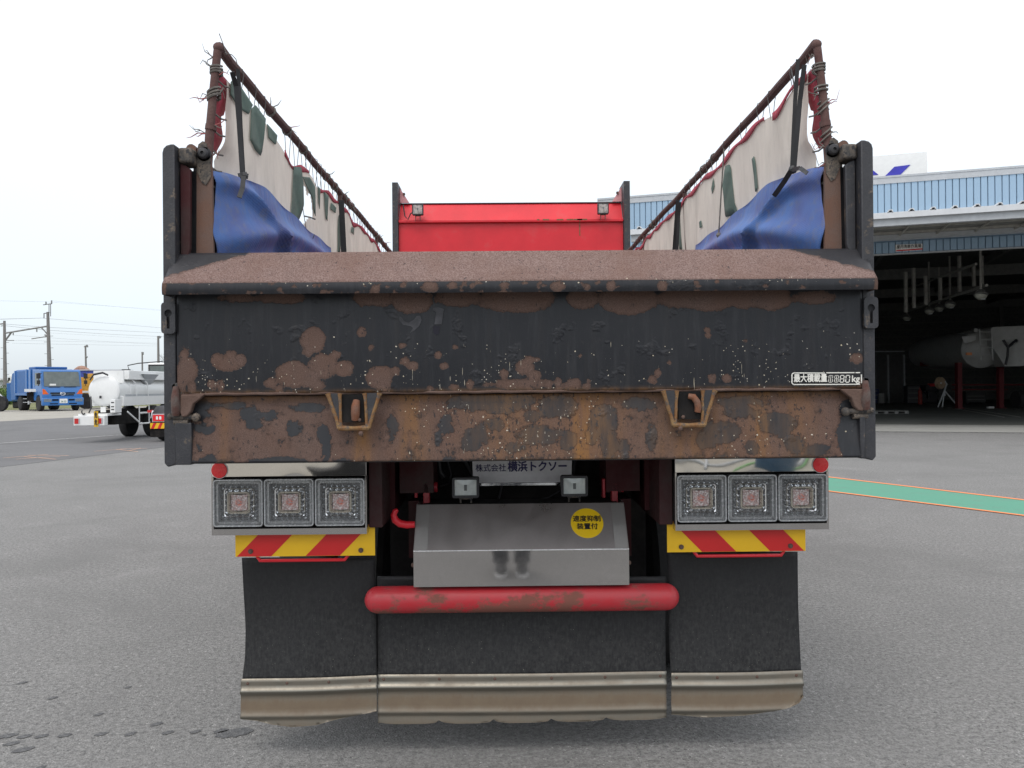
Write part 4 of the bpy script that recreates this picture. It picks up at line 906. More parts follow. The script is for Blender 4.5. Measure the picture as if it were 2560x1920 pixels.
def flap(el, er, ztop, bl, br, botpts, sl_, sr_, rivets):
    """el/er: side outlines as (y px, x px); botpts: bottom outline (x px, y px); strip tops at both sides"""
    def X(u, py): a, b = lerp_poly(el, py), lerp_poly(er, py); return a+(b-a)*u
    def f(u, v):
        ys = sl_+(sr_-sl_)*u; py = ztop+(ys+6-ztop)*v; p = P(X(u, py), py, YF); return (p.x, YF+.012*math.sin(v*2.6)+.006*math.sin(u*5+v*2), p.z)
    mb = MB(); mb.grid(f, 24, 24); fo = mb.build('mud_flap', m_flap, truck, thick=-.008)
    prof = [(0, 0), (22, 0), (26, .006), (31, .011), (36, .009), (41, .001), (46, -.002), (60, -.001), (84, .0), (88, .003), (94, .007), (99, .004), (103, -.001), (107, -.001), (117, .001), (125, .002), (135, .003)]
    def yo(d):
        for i in range(len(prof)-1):
            if d <= prof[i+1][0]: a, b = prof[i], prof[i+1]; return a[1]+(b[1]-a[1])*(d-a[0])/(b[0]-a[0])
        return prof[-1][1]
    ds = sorted(set([p_[0] for p_ in prof]+[10, 16, 53, 68, 76, 28, 33, 91, 96, 111, 121]))
    ds = [d for d in ds]
    def g(u, v):
        d = ds[min(len(ds)-1, int(round(v*(len(ds)-1))))]; ys = sl_+(sr_-sl_)*u; pxx = bl+(br-bl)*u; lim = lerp_poly(botpts, pxx)
        py = min(ys+d, lim); p = P(pxx, py, YF-.012); return (p.x, YF-.014-yo(d)+.012*math.sin(2.6)+.006*math.sin(u*5+2), p.z)
    zs = P(bl, sl_, YF).z
    def mud(V):
        u = (V[:, 0]-V[:, 0].min())/(np.ptp(V[:, 0])); top = zs+(P(br, sr_, YF).z-zs)*u; d = (top-V[:, 2])/.2; d = d*.2/(135*YF/F)
        edge = np.minimum(u, 1-u)
        return np.clip(.55*np.exp(-((d-.50)/.16)**2)+.25*np.exp(-((d-.9)/.08)**2)-.35*np.exp(-((d-.235)/.035)**2)-.22*np.exp(-((d-.70)/.03)**2)-.12*np.exp(-edge/.04), -1, 1)
    mb = MB(); mb.grid(g, 90, len(ds)-1); so_ = mb.build('flap_strip', m_strip, fo, thick=-.0015, attrs={'mud': mud}, ang=50)
    for px in rivets:
        py = sl_+(sr_-sl_)*(px-bl)/(br-bl)+13; p = P(px, py, YF-.016); mb = MB(); u = (px-bl)/(br-bl)
        y_ = YF-.014+.012*math.sin(2.6)+.006*math.sin(u*5+2)
        mb.lathe([(.0065, 0), (.0065, .002), (.004, .004), (.001, .0045)], (p.x, y_, p.z), (0, -1, 0), 10); mb.build('rivet', m_rust, fo)
flap([(1390, 605.6), (1480, 608), (1571, 612), (1640, 611), (1700, 605)], [(1390, 937), (1700, 941)], 1394, 600, 942, [(600, 1800), (640, 1803), (680, 1812), (730, 1817), (790, 1812), (830, 1801), (880, 1790), (942, 1778)], 1699, 1689, (617, 717, 822, 924))
flap([(1375, 1669), (1560, 1673), (1690, 1678)], [(1375, 1991), (1500, 1995), (1690, 2004)], 1378, 1679, 2009, [(1679, 1788), (1760, 1794), (1860, 1788), (1930, 1778), (1975, 1768), (1998, 1757), (2009, 1740)], 1684, 1677, (1693, 1794, 1893, 1993))
sc_b = [(943, 1811)]
for a, b in ((943, 1098), (1098, 1234), (1234, 1379), (1379, 1516), (1516, 1667)):
    y0 = 1811-(a-943)/724*14
    sc_b += [(a+4, y0-4), (a+14, y0-1), (a+40, y0+1.5), (b-40, y0), (b-10, y0-3), (b-2, y0-9), (b, y0-12)]
sc_b[-1] = (1667, 1795)
flap([(1400, 943), (1700, 944.5)], [(1400, 1662), (1700, 1665)], 1440, 944, 1667, sc_b, 1688, 1679, (958, 1098, 1237, 1379, 1513, 1652))
# ================================================================== PIPE FRAMES, SIDE TARPS, BLUE SHEETS
ZR = 2.725; XR = 1.083; YA, YZ_ = 3.0, 8.1
def canvas_mat():
    m, nt, b = newmat('grubby_white_canvas'); v = coords(nt); n = noise(nt, coords(nt, 1, 1, .35), 5, 6, .65); n2 = noise(nt, v, 30, 5, .7)
    c = mix(nt, mapr(nt, n, .40, .72), (0.80, 0.72, 0.635), (0.56, 0.50, 0.44)); c = mix(nt, mapr(nt, n2, .60, .80, 0, .4), c, (0.28, 0.26, 0.25))
    c = mix(nt, mapr(nt, noise(nt, v, 2.2, 3), .45, .7, 0, .4), c, (0.72, 0.64, 0.57))
    val(nt, b.inputs['Base Color'], c); b.inputs['Roughness'].default_value = .85; b.inputs['Specular IOR Level'].default_value = .2
    val(nt, b.inputs['Normal'], bump(nt, noise(nt, coords(nt, 1, 1, .4), 5, 4, .5), .35, .03))
    tr = N(nt, 'BsdfTranslucent', {'Color': c}); x = N(nt, 'MixShader', {0: .28}); nt.links.new(b.outputs[0], x.inputs[1]); nt.links.new(tr.outputs[0], x.inputs[2])
    o = [n_ for n_ in nt.nodes if n_.type == 'OUTPUT_MATERIAL'][0]; nt.links.new(x.outputs[0], o.inputs[0]); return m
m_canvas = canvas_mat()
m_green = M('faded_green_canvas', (0.085, 0.135, 0.11), .8, var=.25, scale=9, dirt=(.16, .18, .15), damt=.3)
m_hem = M('faded_red_canvas', (0.36, 0.04, 0.065), .75, var=.3, scale=12, dirt=(.12, .05, .05), damt=.3)
def blue_mat():
    m, nt, b = newmat('blue_tarpaulin'); v = coords(nt); wv = N(nt, 'TexWave', {'Vector': N(nt, 'Mapping', {'Vector': v, 'Rotation': (.25, 0, 0)}).outputs[0], 'Scale': 42.0, 'Distortion': .5}, bands_direction='Z').outputs[1]
    n = noise(nt, v, 3.2, 4); n2 = noise(nt, v, 22, 6, .72)
    c = mix(nt, mapr(nt, n, .42, .68), (0.085, 0.175, 0.43), (0.10, 0.11, 0.28)); c = mix(nt, mapr(nt, n2, .50, .68, 0, .6), c, (.20, .19, .20))
    c = mix(nt, mapr(nt, wv, .2, .9, 0, .14), c, (.08, .17, .52))
    val(nt, b.inputs['Base Color'], c); b.inputs['Roughness'].default_value = .6; b.inputs['Specular IOR Level'].default_value = .3
    cr1 = mth(nt, 'ABSOLUTE', mth(nt, 'SUBTRACT', noise(nt, N(nt, 'Mapping', {'Vector': v, 'Rotation': (.9, 0, 0), 'Scale': (1, 1, .35)}).outputs[0], 7, 4, .55), .5))
    hh = mth(nt, 'ADD', mth(nt, 'MULTIPLY', wv, .05), mth(nt, 'MULTIPLY', mapr(nt, cr1, 0, .25), .5))
    val(nt, b.inputs['Normal'], bump(nt, hh, .45, .02)); return m
m_blue = blue_mat(); m_rope = M('frayed_grey_rope', (0.16, 0.145, 0.13), .9, var=.35, scale=40); m_wire = M('thin_wire', (.10, .095, .09), .6)
m_ropered = M('frayed_red_rope', (.30, .09, .09), .9, var=.3)
rt = random.Random(11)
SIDE = {-1: 'left', 1: 'right'}
for s in (-1, 1):
    mb = MB()
    mb.tube([(S(s, XR), YA+.001, ZR+.012)] + [(S(s, XR+.0005*math.sin(k*1.7)), YA+(YZ_-YA)*k/40, ZR+.003*math.sin(k*.9)+.003*math.sin(k*.31)) for k in range(1, 41)], .0185, 10)
    rail = mb.build('rail_pipe', m_rustp, truck)
    mb = MB(); mb.tube([(S(s, 1.126), YA, 2.30), (S(s, 1.118), YA, 2.42), (S(s, 1.105), YA-.004, 2.55), (S(s, XR+.003), YA-.006, ZR-.01), (S(s, XR+.001), YA-.006, ZR+.004)], [.016, .016, .0145, .0145, .014], 12); mb.ball((S(s, XR), YA-.006, ZR+.006), .0185, 12)
    mb.tube([(S(s, 1.115), YA, 2.435), (S(s, 1.112), YA, 2.455)], .020, 12)
    mb.build('frame_post', m_rustp, rail)
    mb = MB()
    for y in (5.2, 6.7, 8.05): mb.tube([(S(s, 1.10), y, 2.30), (S(s, XR), y, ZR)], .014, 8)
    mb.build('frame_post', m_rustp, rail)
    # surface function of the hanging canvas
    def sx(y, z, s=s):
        k = max(0, min(1, (2.66-z)/.5))
        return S(s, 1.075+.012*k + .035*max(0, min(1, 1-(y-3.05)/.45))*max(0, min(1, (2.40-z)/.06)) - k*(.010*math.sin(y*11+z*2+s)+.007*math.sin(y*23+z*5)) - .012*k*math.sin(y*4.1+1.0*s))
    dips = [(3.30, .0), (3.75, .03), (4.0, .075), (4.25, .02), (4.6, .05), (5.0, .01), (5.6, .03), (6.2, 0), (6.9, .03), (7.6, .01)] if s < 0 else [(3.3, .0), (3.42, .03), (3.9, .0), (4.3, .02), (4.9, .0), (5.4, .025), (6.0, 0), (6.8, .02), (7.6, 0)]
    def topz(y, s=s, dips=dips):
        z = ZR-.066-(.012 if s < 0 else 0)
        for (c, d) in dips: z -= d*math.exp(-((y-c)/.14)**2)
        return z-.009*abs(math.sin(y*5.3+.6*math.sin(y*3)))-.0025*math.sin(y*23)
    near = 3.055 if s > 0 else 3.06
    hole = []
    if s < 0:
        hole = [(1046, 1120), (1065, 1150), (1100, 1205), (1112, 1300), (1108, 1345), (1075, 1352), (1062, 1395), (1015, 1405), (1030, 1340), (1046, 1250), (1040, 1180)]
    o0, sc_ = ((380, 60), .3617) if s < 0 else ((1500, 80), .3497)
    def toyz(p, s=s, o0=o0, sc_=sc_):
        q = PX(o0[0]+p[0]*sc_, o0[1]+p[1]*sc_, S(s, 1.078)); return (q.y, q.z)
    def inside(poly, y, z):
        c = False
        for i in range(len(poly)):
            (a, b), (d, e) = poly[i], poly[i-1]
            if (b > z) != (e > z) and y < (d-a)*(z-b)/(e-b)+a: c = not c
        return c
    hp_ = [toyz(p) for p in hole]
    NU, NV = 320, 26; zbot = 2.18
    def cf(u, v):
        y = near+(8.0-near)*u**1.25+.006*math.sin(v*19)*(1 if u == 0 else 0); t = topz(y)
        z = t+(zbot-t)*v; return (sx(y, z), y, z)
    def sk(u, v):
        if not hp_: return False
        p = cf(u, v); return inside(hp_, p[1], p[2]+.01*math.sin(p[1]*60))
    mb = MB(); mb.grid(cf, NU, NV, sk)
    tarp = mb.build('side_tarp', m_canvas, None, ang=60)
    tag(tarp, 'long torn cream canvas with green patches and a hole, hung from the left pipe rail' if s < 0 else 'long cream canvas with few green patches and red hem, hung from the right pipe rail', 'canvas tarp', 'canvas tarps hung along the truck sides')
    # red hem along top and near edge
    def hemline(y0, y1, wd, gaps=()):
        mb = MB(); n = int((y1-y0)/.03)
        for k in range(n):
            ya = y0+k*.03; yb = ya+.0305
            if any(g0 < ya < g1 for g0, g1 in gaps): continue
            a, b = topz(ya)+.010, topz(yb)+.010; wa = wd*(.8+.35*math.sin(ya*17)); wb = wd*(.8+.35*math.sin(yb*17)); e = -s*.005
            mb.add([(sx(ya, a-.01)+e, ya, a), (sx(yb, b-.01)+e, yb, b), (sx(yb, b-wb)+e, yb, b-wb), (sx(ya, a-wa)+e, ya, a-wa)], [(0, 1, 2, 3)])
        return mb
    for h0_, h1_ in (((3.85, 4.35), (4.6, 8.0)) if s < 0 else ((3.06, 3.45), (3.56, 8.0))):
        hemline(h0_, h1_, .030).build('hem', m_hem, tarp, thick=.003)
    mb = MB(); zt_n = topz(near)
    def nh(u, v):
        z = zt_n+.01+(2.37-zt_n)*v; w_ = .030+.014*math.sin(v*9+1)+(.012 if v < .5 else -.008); return (S(s, 1.084+.038*v+.004*math.sin(v*14)) , near-.042+u*(w_+.06), z)
    mb.grid(nh, 3, 30); mb.build('hem', m_hem, tarp, thick=.003)
    # patches
    if s < 0:
        pats = [[(527,378),(600,440),(680,560),(650,625),(585,580),(527,490)], [(665,590),(700,560),(770,655),(765,760),(752,915),(700,870),(663,800)], [(780,690),(850,770),(840,840),(790,790)],
                [(970,985),(1020,990),(1040,1120),(1045,1250),(1010,1398),(940,1330),(960,1240),(1000,1130)], [(1030,1055),(1080,1060),(1120,1130),(1130,1330),(1112,1300),(1100,1205)], [(1180,1160),(1210,1190),(1210,1370),(1195,1340)],
                [(1283,1320),(1305,1330),(1300,1578),(1265,1578)], [(1365,1400),(1390,1410),(1390,1460),(1365,1440)], [(1225,1230),(1260,1270),(1255,1310),(1225,1280)], [(1140,1120),(1160,1150),(1162,1280),(1150,1230)]]
    else:
        pats = [[(1105,885),(1085,910),(1105,1140),(1118,1146),(1140,1115)], [(905,960),(935,945),(950,1000),(950,1200),(970,1300),(905,1325),(890,1180),(880,1100)], [(820,1040),(825,1100),(808,1160),(803,1120)], [(740,1345),(745,1395),(732,1400),(728,1360)],
                [(560,1310),(575,1310),(590,1555),(570,1555)]]
    for pl in pats:
        q = [toyz(p) for p in pl]; y0, y1 = min(a for a, b in q), max(a for a, b in q); n = max(4, int((y1-y0)/.018)); mb = MB(); cols = []
        for k in range(n+1):
            y = y0+(y1-y0)*min(max(k/n, .004), .996); zs_ = []
            for i in range(len(q)):
                (a, b), (d, e) = q[i-1], q[i]
                if (a > y) != (d > y): zs_.append(b+(e-b)*(y-a)/(d-a))
            zs_ = [min(zs_), max(zs_)] if len(zs_) >= 2 else None
            cols.append((y, zs_))
        cols = [c for c in cols if c[1]]; b0_ = len(cols)
        vs = []; m_ = 6
        for y, (za, zb2) in cols:
            for r_ in range(m_+1):
                z = za+(zb2-za)*r_/m_; vs.append((sx(y, z)-s*.006, y, z))
        mb.add(vs, [(i*(m_+1)+j, (i+1)*(m_+1)+j, (i+1)*(m_+1)+j+1, i*(m_+1)+j+1) for i in range(len(cols)-1) for j in range(m_)])
        mb.build('patch', m_green, tarp, thick=.002)
    # lacing: thin wire loops and frayed rope knots along the rail
    mb = MB(); mk_ = MB(); mr_ = MB(); y = 3.22
    while y < 7.9:
        zt_ = topz(y); x = S(s, XR); c = Vector((x, y, ZR))
        if rt.random() < .72:
            lp_ = [(x-s*.006, y+.004, zt_-.012), (x-s*.021, y-.004, ZR-.015), (x-s*.018, y-.004, ZR+.012), (x, y, ZR+.022), (x+s*.018, y+.006, ZR+.006), (x+s*.012, y+.01, ZR-.03), (x+s*.004, y+.006, zt_-.012)]
            mb.tube(lp_, .0016, 5)
        if rt.random() < .24:
            for k in range(3): mk_.tube([c+Vector((.021*math.cos(a), .004*k+.006*math.sin(a*2), .021*math.sin(a))) for a in [2*PI*i/10 for i in range(11)]], .004, 5)
            for k in range(rt.randint(1, 2)):
                d = Vector((rt.uniform(-.5, .5)-s*.4, rt.uniform(-.6, .6), rt.uniform(-.6, 1))).normalized(); l = rt.uniform(.03, .085)
                (mk_ if rt.random() < .7 else mr_).tube([c+Vector((0, 0, .012)), c+d*l*.5+Vector((0, 0, .01)), c+d*l+Vector((rt.uniform(-.02, .02), 0, rt.uniform(-.02, .02)))], [.003, .0025, .001], 4)
        y += rt.uniform(.09, .17)
    mb.build('lacing_wire', m_wire, tarp, kind='stuff')
    # ropes round the near post
    def coil(mb, c, r_, n, pitch, rr_, ax=(0, 0, 1), lean=0):
        mb.tube([Vector(c)+Vector((r_*math.cos(t), r_*math.sin(t), pitch*t/(2*PI)+lean*math.cos(t))) for t in [2*PI*n*i/(n*10) for i in range(int(n*10)+1)]], rr_, 5)
    def px_post(z): return S(s, 1.126-(z-2.30)*.1)
    if s < 0:
        coil(mk_, (px_post(2.64), YA, 2.635), .021, 3, .010, .0042); coil(mk_, (px_post(2.55), YA, 2.545), .022, 3, .012, .005, lean=.008)
        tufts = [(2.695, -1, 5, .06), (2.66, -1, 3, .09), (2.55, -1, 7, .07), (2.56, 1, 5, .05), (2.42, -1, 8, .075), (2.63, 1, 4, .05), (2.45, 1, 4, .045), (2.34, 1, 6, .05)]
    else:
        coil(mk_, (px_post(2.63), YA, 2.63), .021, 3, .011, .0042); coil(mk_, (px_post(2.56), YA, 2.555), .023, 2, .014, .004); coil(mk_, (px_post(2.48), YA, 2.485), .020, 2.6, .019, .0032, lean=.014); coil(mk_, (px_post(2.38), YA, 2.385), .020, 2.2, .018, .0032, lean=.014)
        tufts = [(2.69, -1, 8, .05), (2.55, -1, 5, .045), (2.52, 1, 3, .05), (2.62, -1, 4, .04), (2.41, 1, 2, .04), (2.36, -1, 5, .05), (2.30, -1, 4, .04)]
    for z, sd_, n, l in tufts:
        for k in range((n+1)//2):
            c = Vector((px_post(z)+sd_*.015, YA-.01, z)); d = Vector((sd_*rt.uniform(.5, 1), rt.uniform(-.3, .1), rt.uniform(-.7, .7))).normalized(); l_ = l*rt.uniform(.4, 1)
            (mr_ if rt.random() < .25 else mk_).tube([c, c+d*l_*.4, c+d*l_*.75+Vector((0, 0, rt.uniform(-.02, .015))), c+d*l_+Vector((0, 0, rt.uniform(-.03, .02)))], [.0026, .0022, .0016, .0007], 4)
    for z in (2.62, 2.5, 2.44, 2.37, 2.31, 2.25):      # lashing between post and hem
        mk_.tube([(px_post(z), YA, z), (px_post(z)-s*.02, YA+.03, z-.015), (px_post(z)-s*.028, YA+.06, z-.01)], .0035, 5)
    if s < 0:
        a = P(549, 128, 3.0); mb = MB(); mb.tube([P(566, 137, 3.0), P(558, 110, 3.0), P(548, 84, 3.0)], .0016, 5); mb.tube([P(562, 132, 3.0), P(580, 137, 3.0), P(590, 148, 3.0), P(594, 163, 3.0)], .0016, 5)
        mb.tube([P(756, 465, 4.2), P(757, 520, 4.25), P(767, 585, 4.3)], .002, 5); mb.tube([P(760, 540, 4.3), P(775, 543, 4.3), P(788, 548, 4.35)], .004, 5); mb.tube([P(772, 602, 4.3), P(782, 597, 4.3), P(786, 586, 4.3)], .002, 5)
        mb.build('loose_wire', m_wire, tarp, kind='stuff')
    else:
        mb = MB(); mb.tube([PX(1810, 372, S(s, 1.05)), PX(1803, 480, S(s, 1.04)), PX(1797, 582, S(s, 1.03))], .0035, 6); mb.ball(PX(1797, 588, S(s, 1.03)), .014, 8); mb.build('hanging_cord', m_rope, tarp)
    mk_.build('frayed_rope', m_rope, tarp, kind='stuff'); mr_.build('frayed_red_rope', m_ropered, tarp, kind='stuff')
    # blue sheet folded over the side wall into the body
    def bf(u, v, s=s):
        y = 2.995+(4.78-2.995)*u**1.15; top = 2.322+.015*math.sin(u*5+.5)-.050*max(0, 1-u*3)**1.5
        if v < .12: k = v/.12; return (S(s, 1.15-.10*k+.062*k*max(0, 1-u*5)), y, top-.02+.02*math.sin(k*PI/2)+.006*math.sin(y*13))
        k = (v-.12)/.88; z = top-k*.62
        fold_ = max(0, 1-abs(z-(2.25-.30*u+.06*math.sin(u*9)))/.05); bulge = .03*math.sin(min(1, k*1.6)*PI*.5)+.045*fold_**1.3+.004*abs(math.sin(y*7+z*9))+.045*math.exp(-((z-(2.16-.14*(1-u)*1.0+.10*math.sin(u*3)))/.045)**2)
        nearcut = .025*math.sin(k*14)*(1-u)**4+ .05*k*(1-u)**3
        bulge *= .25+.75*min(1, u*4)
        return (S(s, 1.112-.055*min(1, u*5)-bulge-.012*math.sin(y*9+z*14)*k-.006*math.sin(y*27+z*8)*k), y+nearcut, z+.01*math.sin(y*12)*k-(.25*max(0, u-.86)/.14*(1 if s < 0 else .9))*(.2+.8*(1-k))*0)
    mb = MB(); mb.grid(bf, 110, 60)
    bs_ = mb.build('blue_sheet', m_blue, None, ang=80, thick=.002)
    tag(bs_, 'scuffed blue tarpaulin folded over the left side wall of the truck bed' if s < 0 else 'creased blue tarpaulin draped over the right side wall of the truck bed', 'tarpaulin', 'blue tarpaulins over the bed sides')
    # black rubber bands from the rail down to the blue sheet
    def band(pxs, X_, w_, mb, t=.0025):
        pts = [PX(x, y, X_) for x, y in pxs]
        for i in range(len(pts)-1):
            a, b = pts[i], pts[i+1]; d = (b-a).normalized(); n_ = d.cross(Vector((-a.x, -a.y, 1.5-a.z)).normalized()).normalized()*w_/2; f_ = n_.cross(d).normalized()*t/2
            mb.hexa([a-n_-f_, a+n_-f_, a+n_+f_, a-n_+f_], [b-n_-f_, b+n_-f_, b+n_+f_, b-n_+f_])
    mb = MB()
    if s < 0:
        X_ = S(s, 1.035); band([(594, 172), (598, 215), (602, 320), (609, 438)], X_, .014, mb); band([(580, 180), (590, 215), (597, 300), (606, 438)], X_+.004, .017, mb); band([(596, 438), (617, 434), (615, 446)], X_+.010, .014, mb); band([(609, 440), (606, 470), (598, 494)], X_+.025, .017, mb)
        mb.ball(PX(609, 440, X_+.012), .016, 8)
    else:
        X_ = S(s, 1.035); band([(1995, 148), (1988, 250), (1980, 423)], X_, .015, mb); band([(2011, 162), (2000, 250), (1985, 423)], X_-.004, .017, mb); band([(1981, 424), (2000, 420), (2018, 433)], X_-.02, .015, mb); band([(1978, 426), (1960, 455), (1935, 490)], X_-.03, .019, mb)
        mb.ball(PX(1982, 424, X_-.012), .017, 8); band([(1978, 172), (1983, 200), (1987, 225)], X_, .005, mb)
    tag(mb.build('rubber_band', m_strap, None, smooth=False), 'pair of black rubber bands knotted onto the blue sheet nearest the left rear post' if s < 0 else 'pair of black rubber bands knotted onto the blue sheet nearest the right rear post', 'rubber strap', 'black rubber straps on the rails')
    mb = MB()
    if s < 0: band([(853, 500), (855, 540), (860, 640)], S(s, 1.05), .034, mb)
    else: band([(1694, 500), (1691, 540), (1684, 640)], S(s, 1.05), .022, mb); band([(1700, 505), (1697, 540), (1692, 640)], S(s, 1.045), .018, mb)
    tag(mb.build('rubber_band', m_strap, None, smooth=False), 'black strap over the left canvas, farther along towards the red headboard' if s < 0 else 'black strap over the right canvas, farther along towards the red headboard', 'rubber strap', 'black rubber straps on the rails')

# ================================================================== PHOTOGRAPHER (seen only as a reflection)
m_cloth = M('dark_trousers', (0.022, 0.024, 0.030), .85); m_jack = M('grey_jacket', (.10, .10, .11), .85); m_skin = M('skin', (.48, .30, .22), .5, bmp=.02); m_hair = M('black_hair', (.012, .011, .01), .6)
person = thing('person', 'person in dark trousers and white soled shoes standing behind the truck with a camera', 'person', (0.045, -.12, 0))
def skin(name, joints, edges, mat, parent, root=0, sub=2):
    me = bpy.data.meshes.new(name); me.from_pydata([j[0] for j in joints], edges, []); o = bpy.data.objects.new(name, me); col.objects.link(o)
    m = o.modifiers.new('skin', 'SKIN'); m.use_smooth_shade = True
    sv = me.skin_vertices[0].data
    for i, j in enumerate(joints): sv[i].radius = (j[1], j[2] if len(j) > 2 else j[1]); sv[i].use_root = (i == root)
    m2 = o.modifiers.new('sub', 'SUBSURF'); m2.levels = sub; m2.render_levels = sub
    dg = bpy.context.evaluated_depsgraph_get(); me2 = bpy.data.meshes.new_from_object(o.evaluated_get(dg)); bpy.data.objects.remove(o)
    me2.materials.clear(); me2.materials.append(mat); me2.name = name
    o = bpy.data.objects.new(name, me2); col.objects.link(o); o.parent = parent; o.location = -wpos(parent) if parent else (0, 0, 0); return o
px_, py_ = .045, -.20
J = [((px_, py_-.05, .95), .15, .11), ((px_, py_-.07, 1.15), .13, .10), ((px_, py_-.08, 1.38), .15, .10), ((px_, py_-.08, 1.50), .055), ((px_, py_-.06, 1.57), .055),
     ((px_-.18, py_-.07, 1.42), .062), ((px_-.24, py_+.0, 1.18), .048), ((px_-.10, py_-.03, 1.40), .032), ((px_+.18, py_-.07, 1.42), .062), ((px_+.24, py_+.0, 1.18), .048), ((px_+.10, py_-.03, 1.40), .032),
     ((px_-.09, py_-.05, .88), .095), ((px_-.10, py_-.01, .50), .068), ((px_-.085, py_-.05, .10), .045), ((px_+.09, py_-.05, .88), .095), ((px_+.085, py_-.01, .50), .068), ((px_+.08, py_-.05, .10), .045)]
body = skin('body', J, [(0, 1), (1, 2), (2, 3), (3, 4), (2, 5), (5, 6), (6, 7), (2, 8), (8, 9), (9, 10), (0, 11), (11, 12), (12, 13), (0, 14), (14, 15), (15, 16)], m_jack, person)
mb = MB()
for q in (-1, 1):
    x = px_+q*.088
    mb.tube([(x*.98, py_-.05, .93), (x, py_-.02, .70), (x+q*.006, py_+.0, .50), (x+q*.012, py_-.02, .28), (x-q*.002, py_-.03, .12), (x-q*.002, py_-.03, .075)], [.115, .10, .082, .078, .062, .066], 18)
mb.build('trousers', m_cloth, person)
for q in (-1, 1):
    x = px_+q*.084; yf = py_+.08
    mb = MB(); mb.ball((x, yf+.07, .052), .05, 14, (.95, 1.9, .85)); mb.ball((x, yf-.03, .075), .046, 12, (.95, 1.2, 1.2)); sh = mb.build('shoe', m_blackplastic, person)
    mb = MB(); o_ = []; n = 22
    for i in range(n):
        t = 2*PI*i/n; o_.append((x+.050*math.cos(t)*(1+.08*math.sin(t)), yf+.045+.135*math.sin(t)))
    mb.prism(o_, 'z', .003, .026); mb.build('sole', m_white, sh, bevel=.004)
mb = MB(); hc = (px_, py_-.035, 1.655); mb.ball(hc, .10, 20, (.78, .95, 1.18)); mb.ball((px_, py_+.045, 1.60), .045, 12, (1, .8, .7))
hd = mb.build('head', m_skin, body)
mb = MB(); mb.ball((px_, py_+.062, 1.648), .016, 10, (.8, 1.1, 1.4))
for q in (-1, 1): mb.ball((px_+q*.078, py_-.035, 1.65), .022, 8, (.4, .8, 1.3))
mb.build('nose_and_ears', m_skin, person)
mb = MB()
for q in (-1, 1): mb.ball((px_+q*.031, py_+.048, 1.668), .009, 8)
mb.tube([(px_-.022, py_+.058, 1.60), (px_, py_+.066, 1.598), (px_+.022, py_+.058, 1.60)], .004, 6); mb.build('eyes_and_mouth', m_hair, person)
mb = MB(); mb.grid(lambda u, v: (hc[0]+.105*.80*math.sin(v*1.75)*math.cos(2*PI*u), hc[1]-.012+.105*.96*math.sin(v*1.75)*math.sin(2*PI*u), hc[2]+.012+.105*1.16*math.cos(v*1.75)+.02*max(0, math.sin(2*PI*u))*v), 24, 10)
mb.build('hair', m_hair, person)
for q in (-1, 1):
    w0 = Vector((px_+q*.10, py_-.03, 1.40)); pc_ = w0+Vector((-q*.02, .015, .055))
    jn = [((w0.x, w0.y, w0.z), .026), (tuple(pc_), .024, .034)]; ed = [(0, 1)]
    for k, (dz, ln) in enumerate(((.030, .034), (.012, .038), (-.008, .035), (-.026, .028))):
        i = len(jn); a = pc_+Vector((-q*.004, .012, dz*.9)); b_ = a+Vector((-q*ln*.5, .012, .004)); c_ = b_+Vector((-q*ln*.8, .002, .0))
        jn += [(tuple(a), .0095), (tuple(b_), .0085), (tuple(c_), .0075)]; ed += [(1, i), (i, i+1), (i+1, i+2)]
    i = len(jn); a = pc_+Vector((-q*.012, -.016, -.005)); jn += [(tuple(a), .011), (tuple(a+Vector((-q*.03, -.004, .012))), .009)]; ed += [(1, i), (i, i+1)]
    skin('hand', jn, ed, m_skin, person, 0, 1)
mb = MB(); mb.prism(rrect(0.0, 1.49, .115, .068, .012, 3), 'y', -.062, -.028); mb.box(-.02, .02, -.055, -.032, 1.524, 1.536); mb.cyl((0, -.028, 1.49), (0, -.022, 1.49), .026, 20)
cm = mb.build('camera', m_blackplastic, None, bevel=.003); tag(cm, 'small black compact camera held by the person behind the truck', 'camera')
# ================================================================== WORKSHOP BUILDING (right)
gar = thing('workshop', 'large pale blue corrugated workshop with a white canopy edge and dark open bay', 'building', (15, 33, 0))
OG = Vector((3.9, 33.2, 0)); exg = Vector((.9496, -.3134, 0)); eyg = Vector((.3134, .9496, 0))
def GL(x, y, z): return OG+exg*x+eyg*y+Vector((0, 0, z))
def gbox(mb, x0, x1, y0, y1, z0, z1):
    return mb.add([GL(x0,y0,z0), GL(x1,y0,z0), GL(x1,y1,z0), GL(x0,y1,z0), GL(x0,y0,z1), GL(x1,y0,z1), GL(x1,y1,z1), GL(x0,y1,z1)], [(0,3,2,1),(4,5,6,7),(0,1,5,4),(1,2,6,5),(2,3,7,6),(3,0,4,7)])
def gpart(name, mat, parent, *bx, **k):
    mb = MB()
    for b in bx: gbox(mb, *b)
    return mb.build(name, mat, parent, smooth=False, **k)
m_siding = M('pale_blue_siding', (0.28, 0.405, 0.53), .5, var=.05, scale=1.2, dirt=(.32, .44, .58), damt=.2, dscale=1.5, bmp=0)
m_sideg = M('siding_groove_blue', (0.22, 0.33, 0.45), .6, var=.05, bmp=0)
m_trimw = M('white_trim', (0.60, 0.62, 0.64), .5, var=.05, bmp=0); m_trimg = M('grey_trim', (0.42, 0.44, 0.46), .55, var=.08, bmp=0)
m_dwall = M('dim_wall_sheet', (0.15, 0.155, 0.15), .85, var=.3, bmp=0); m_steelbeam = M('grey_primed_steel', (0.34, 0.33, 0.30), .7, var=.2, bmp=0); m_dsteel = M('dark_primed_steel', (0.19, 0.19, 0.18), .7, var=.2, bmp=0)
LX, ZT, ZB = 46.0, 9.0, 6.20
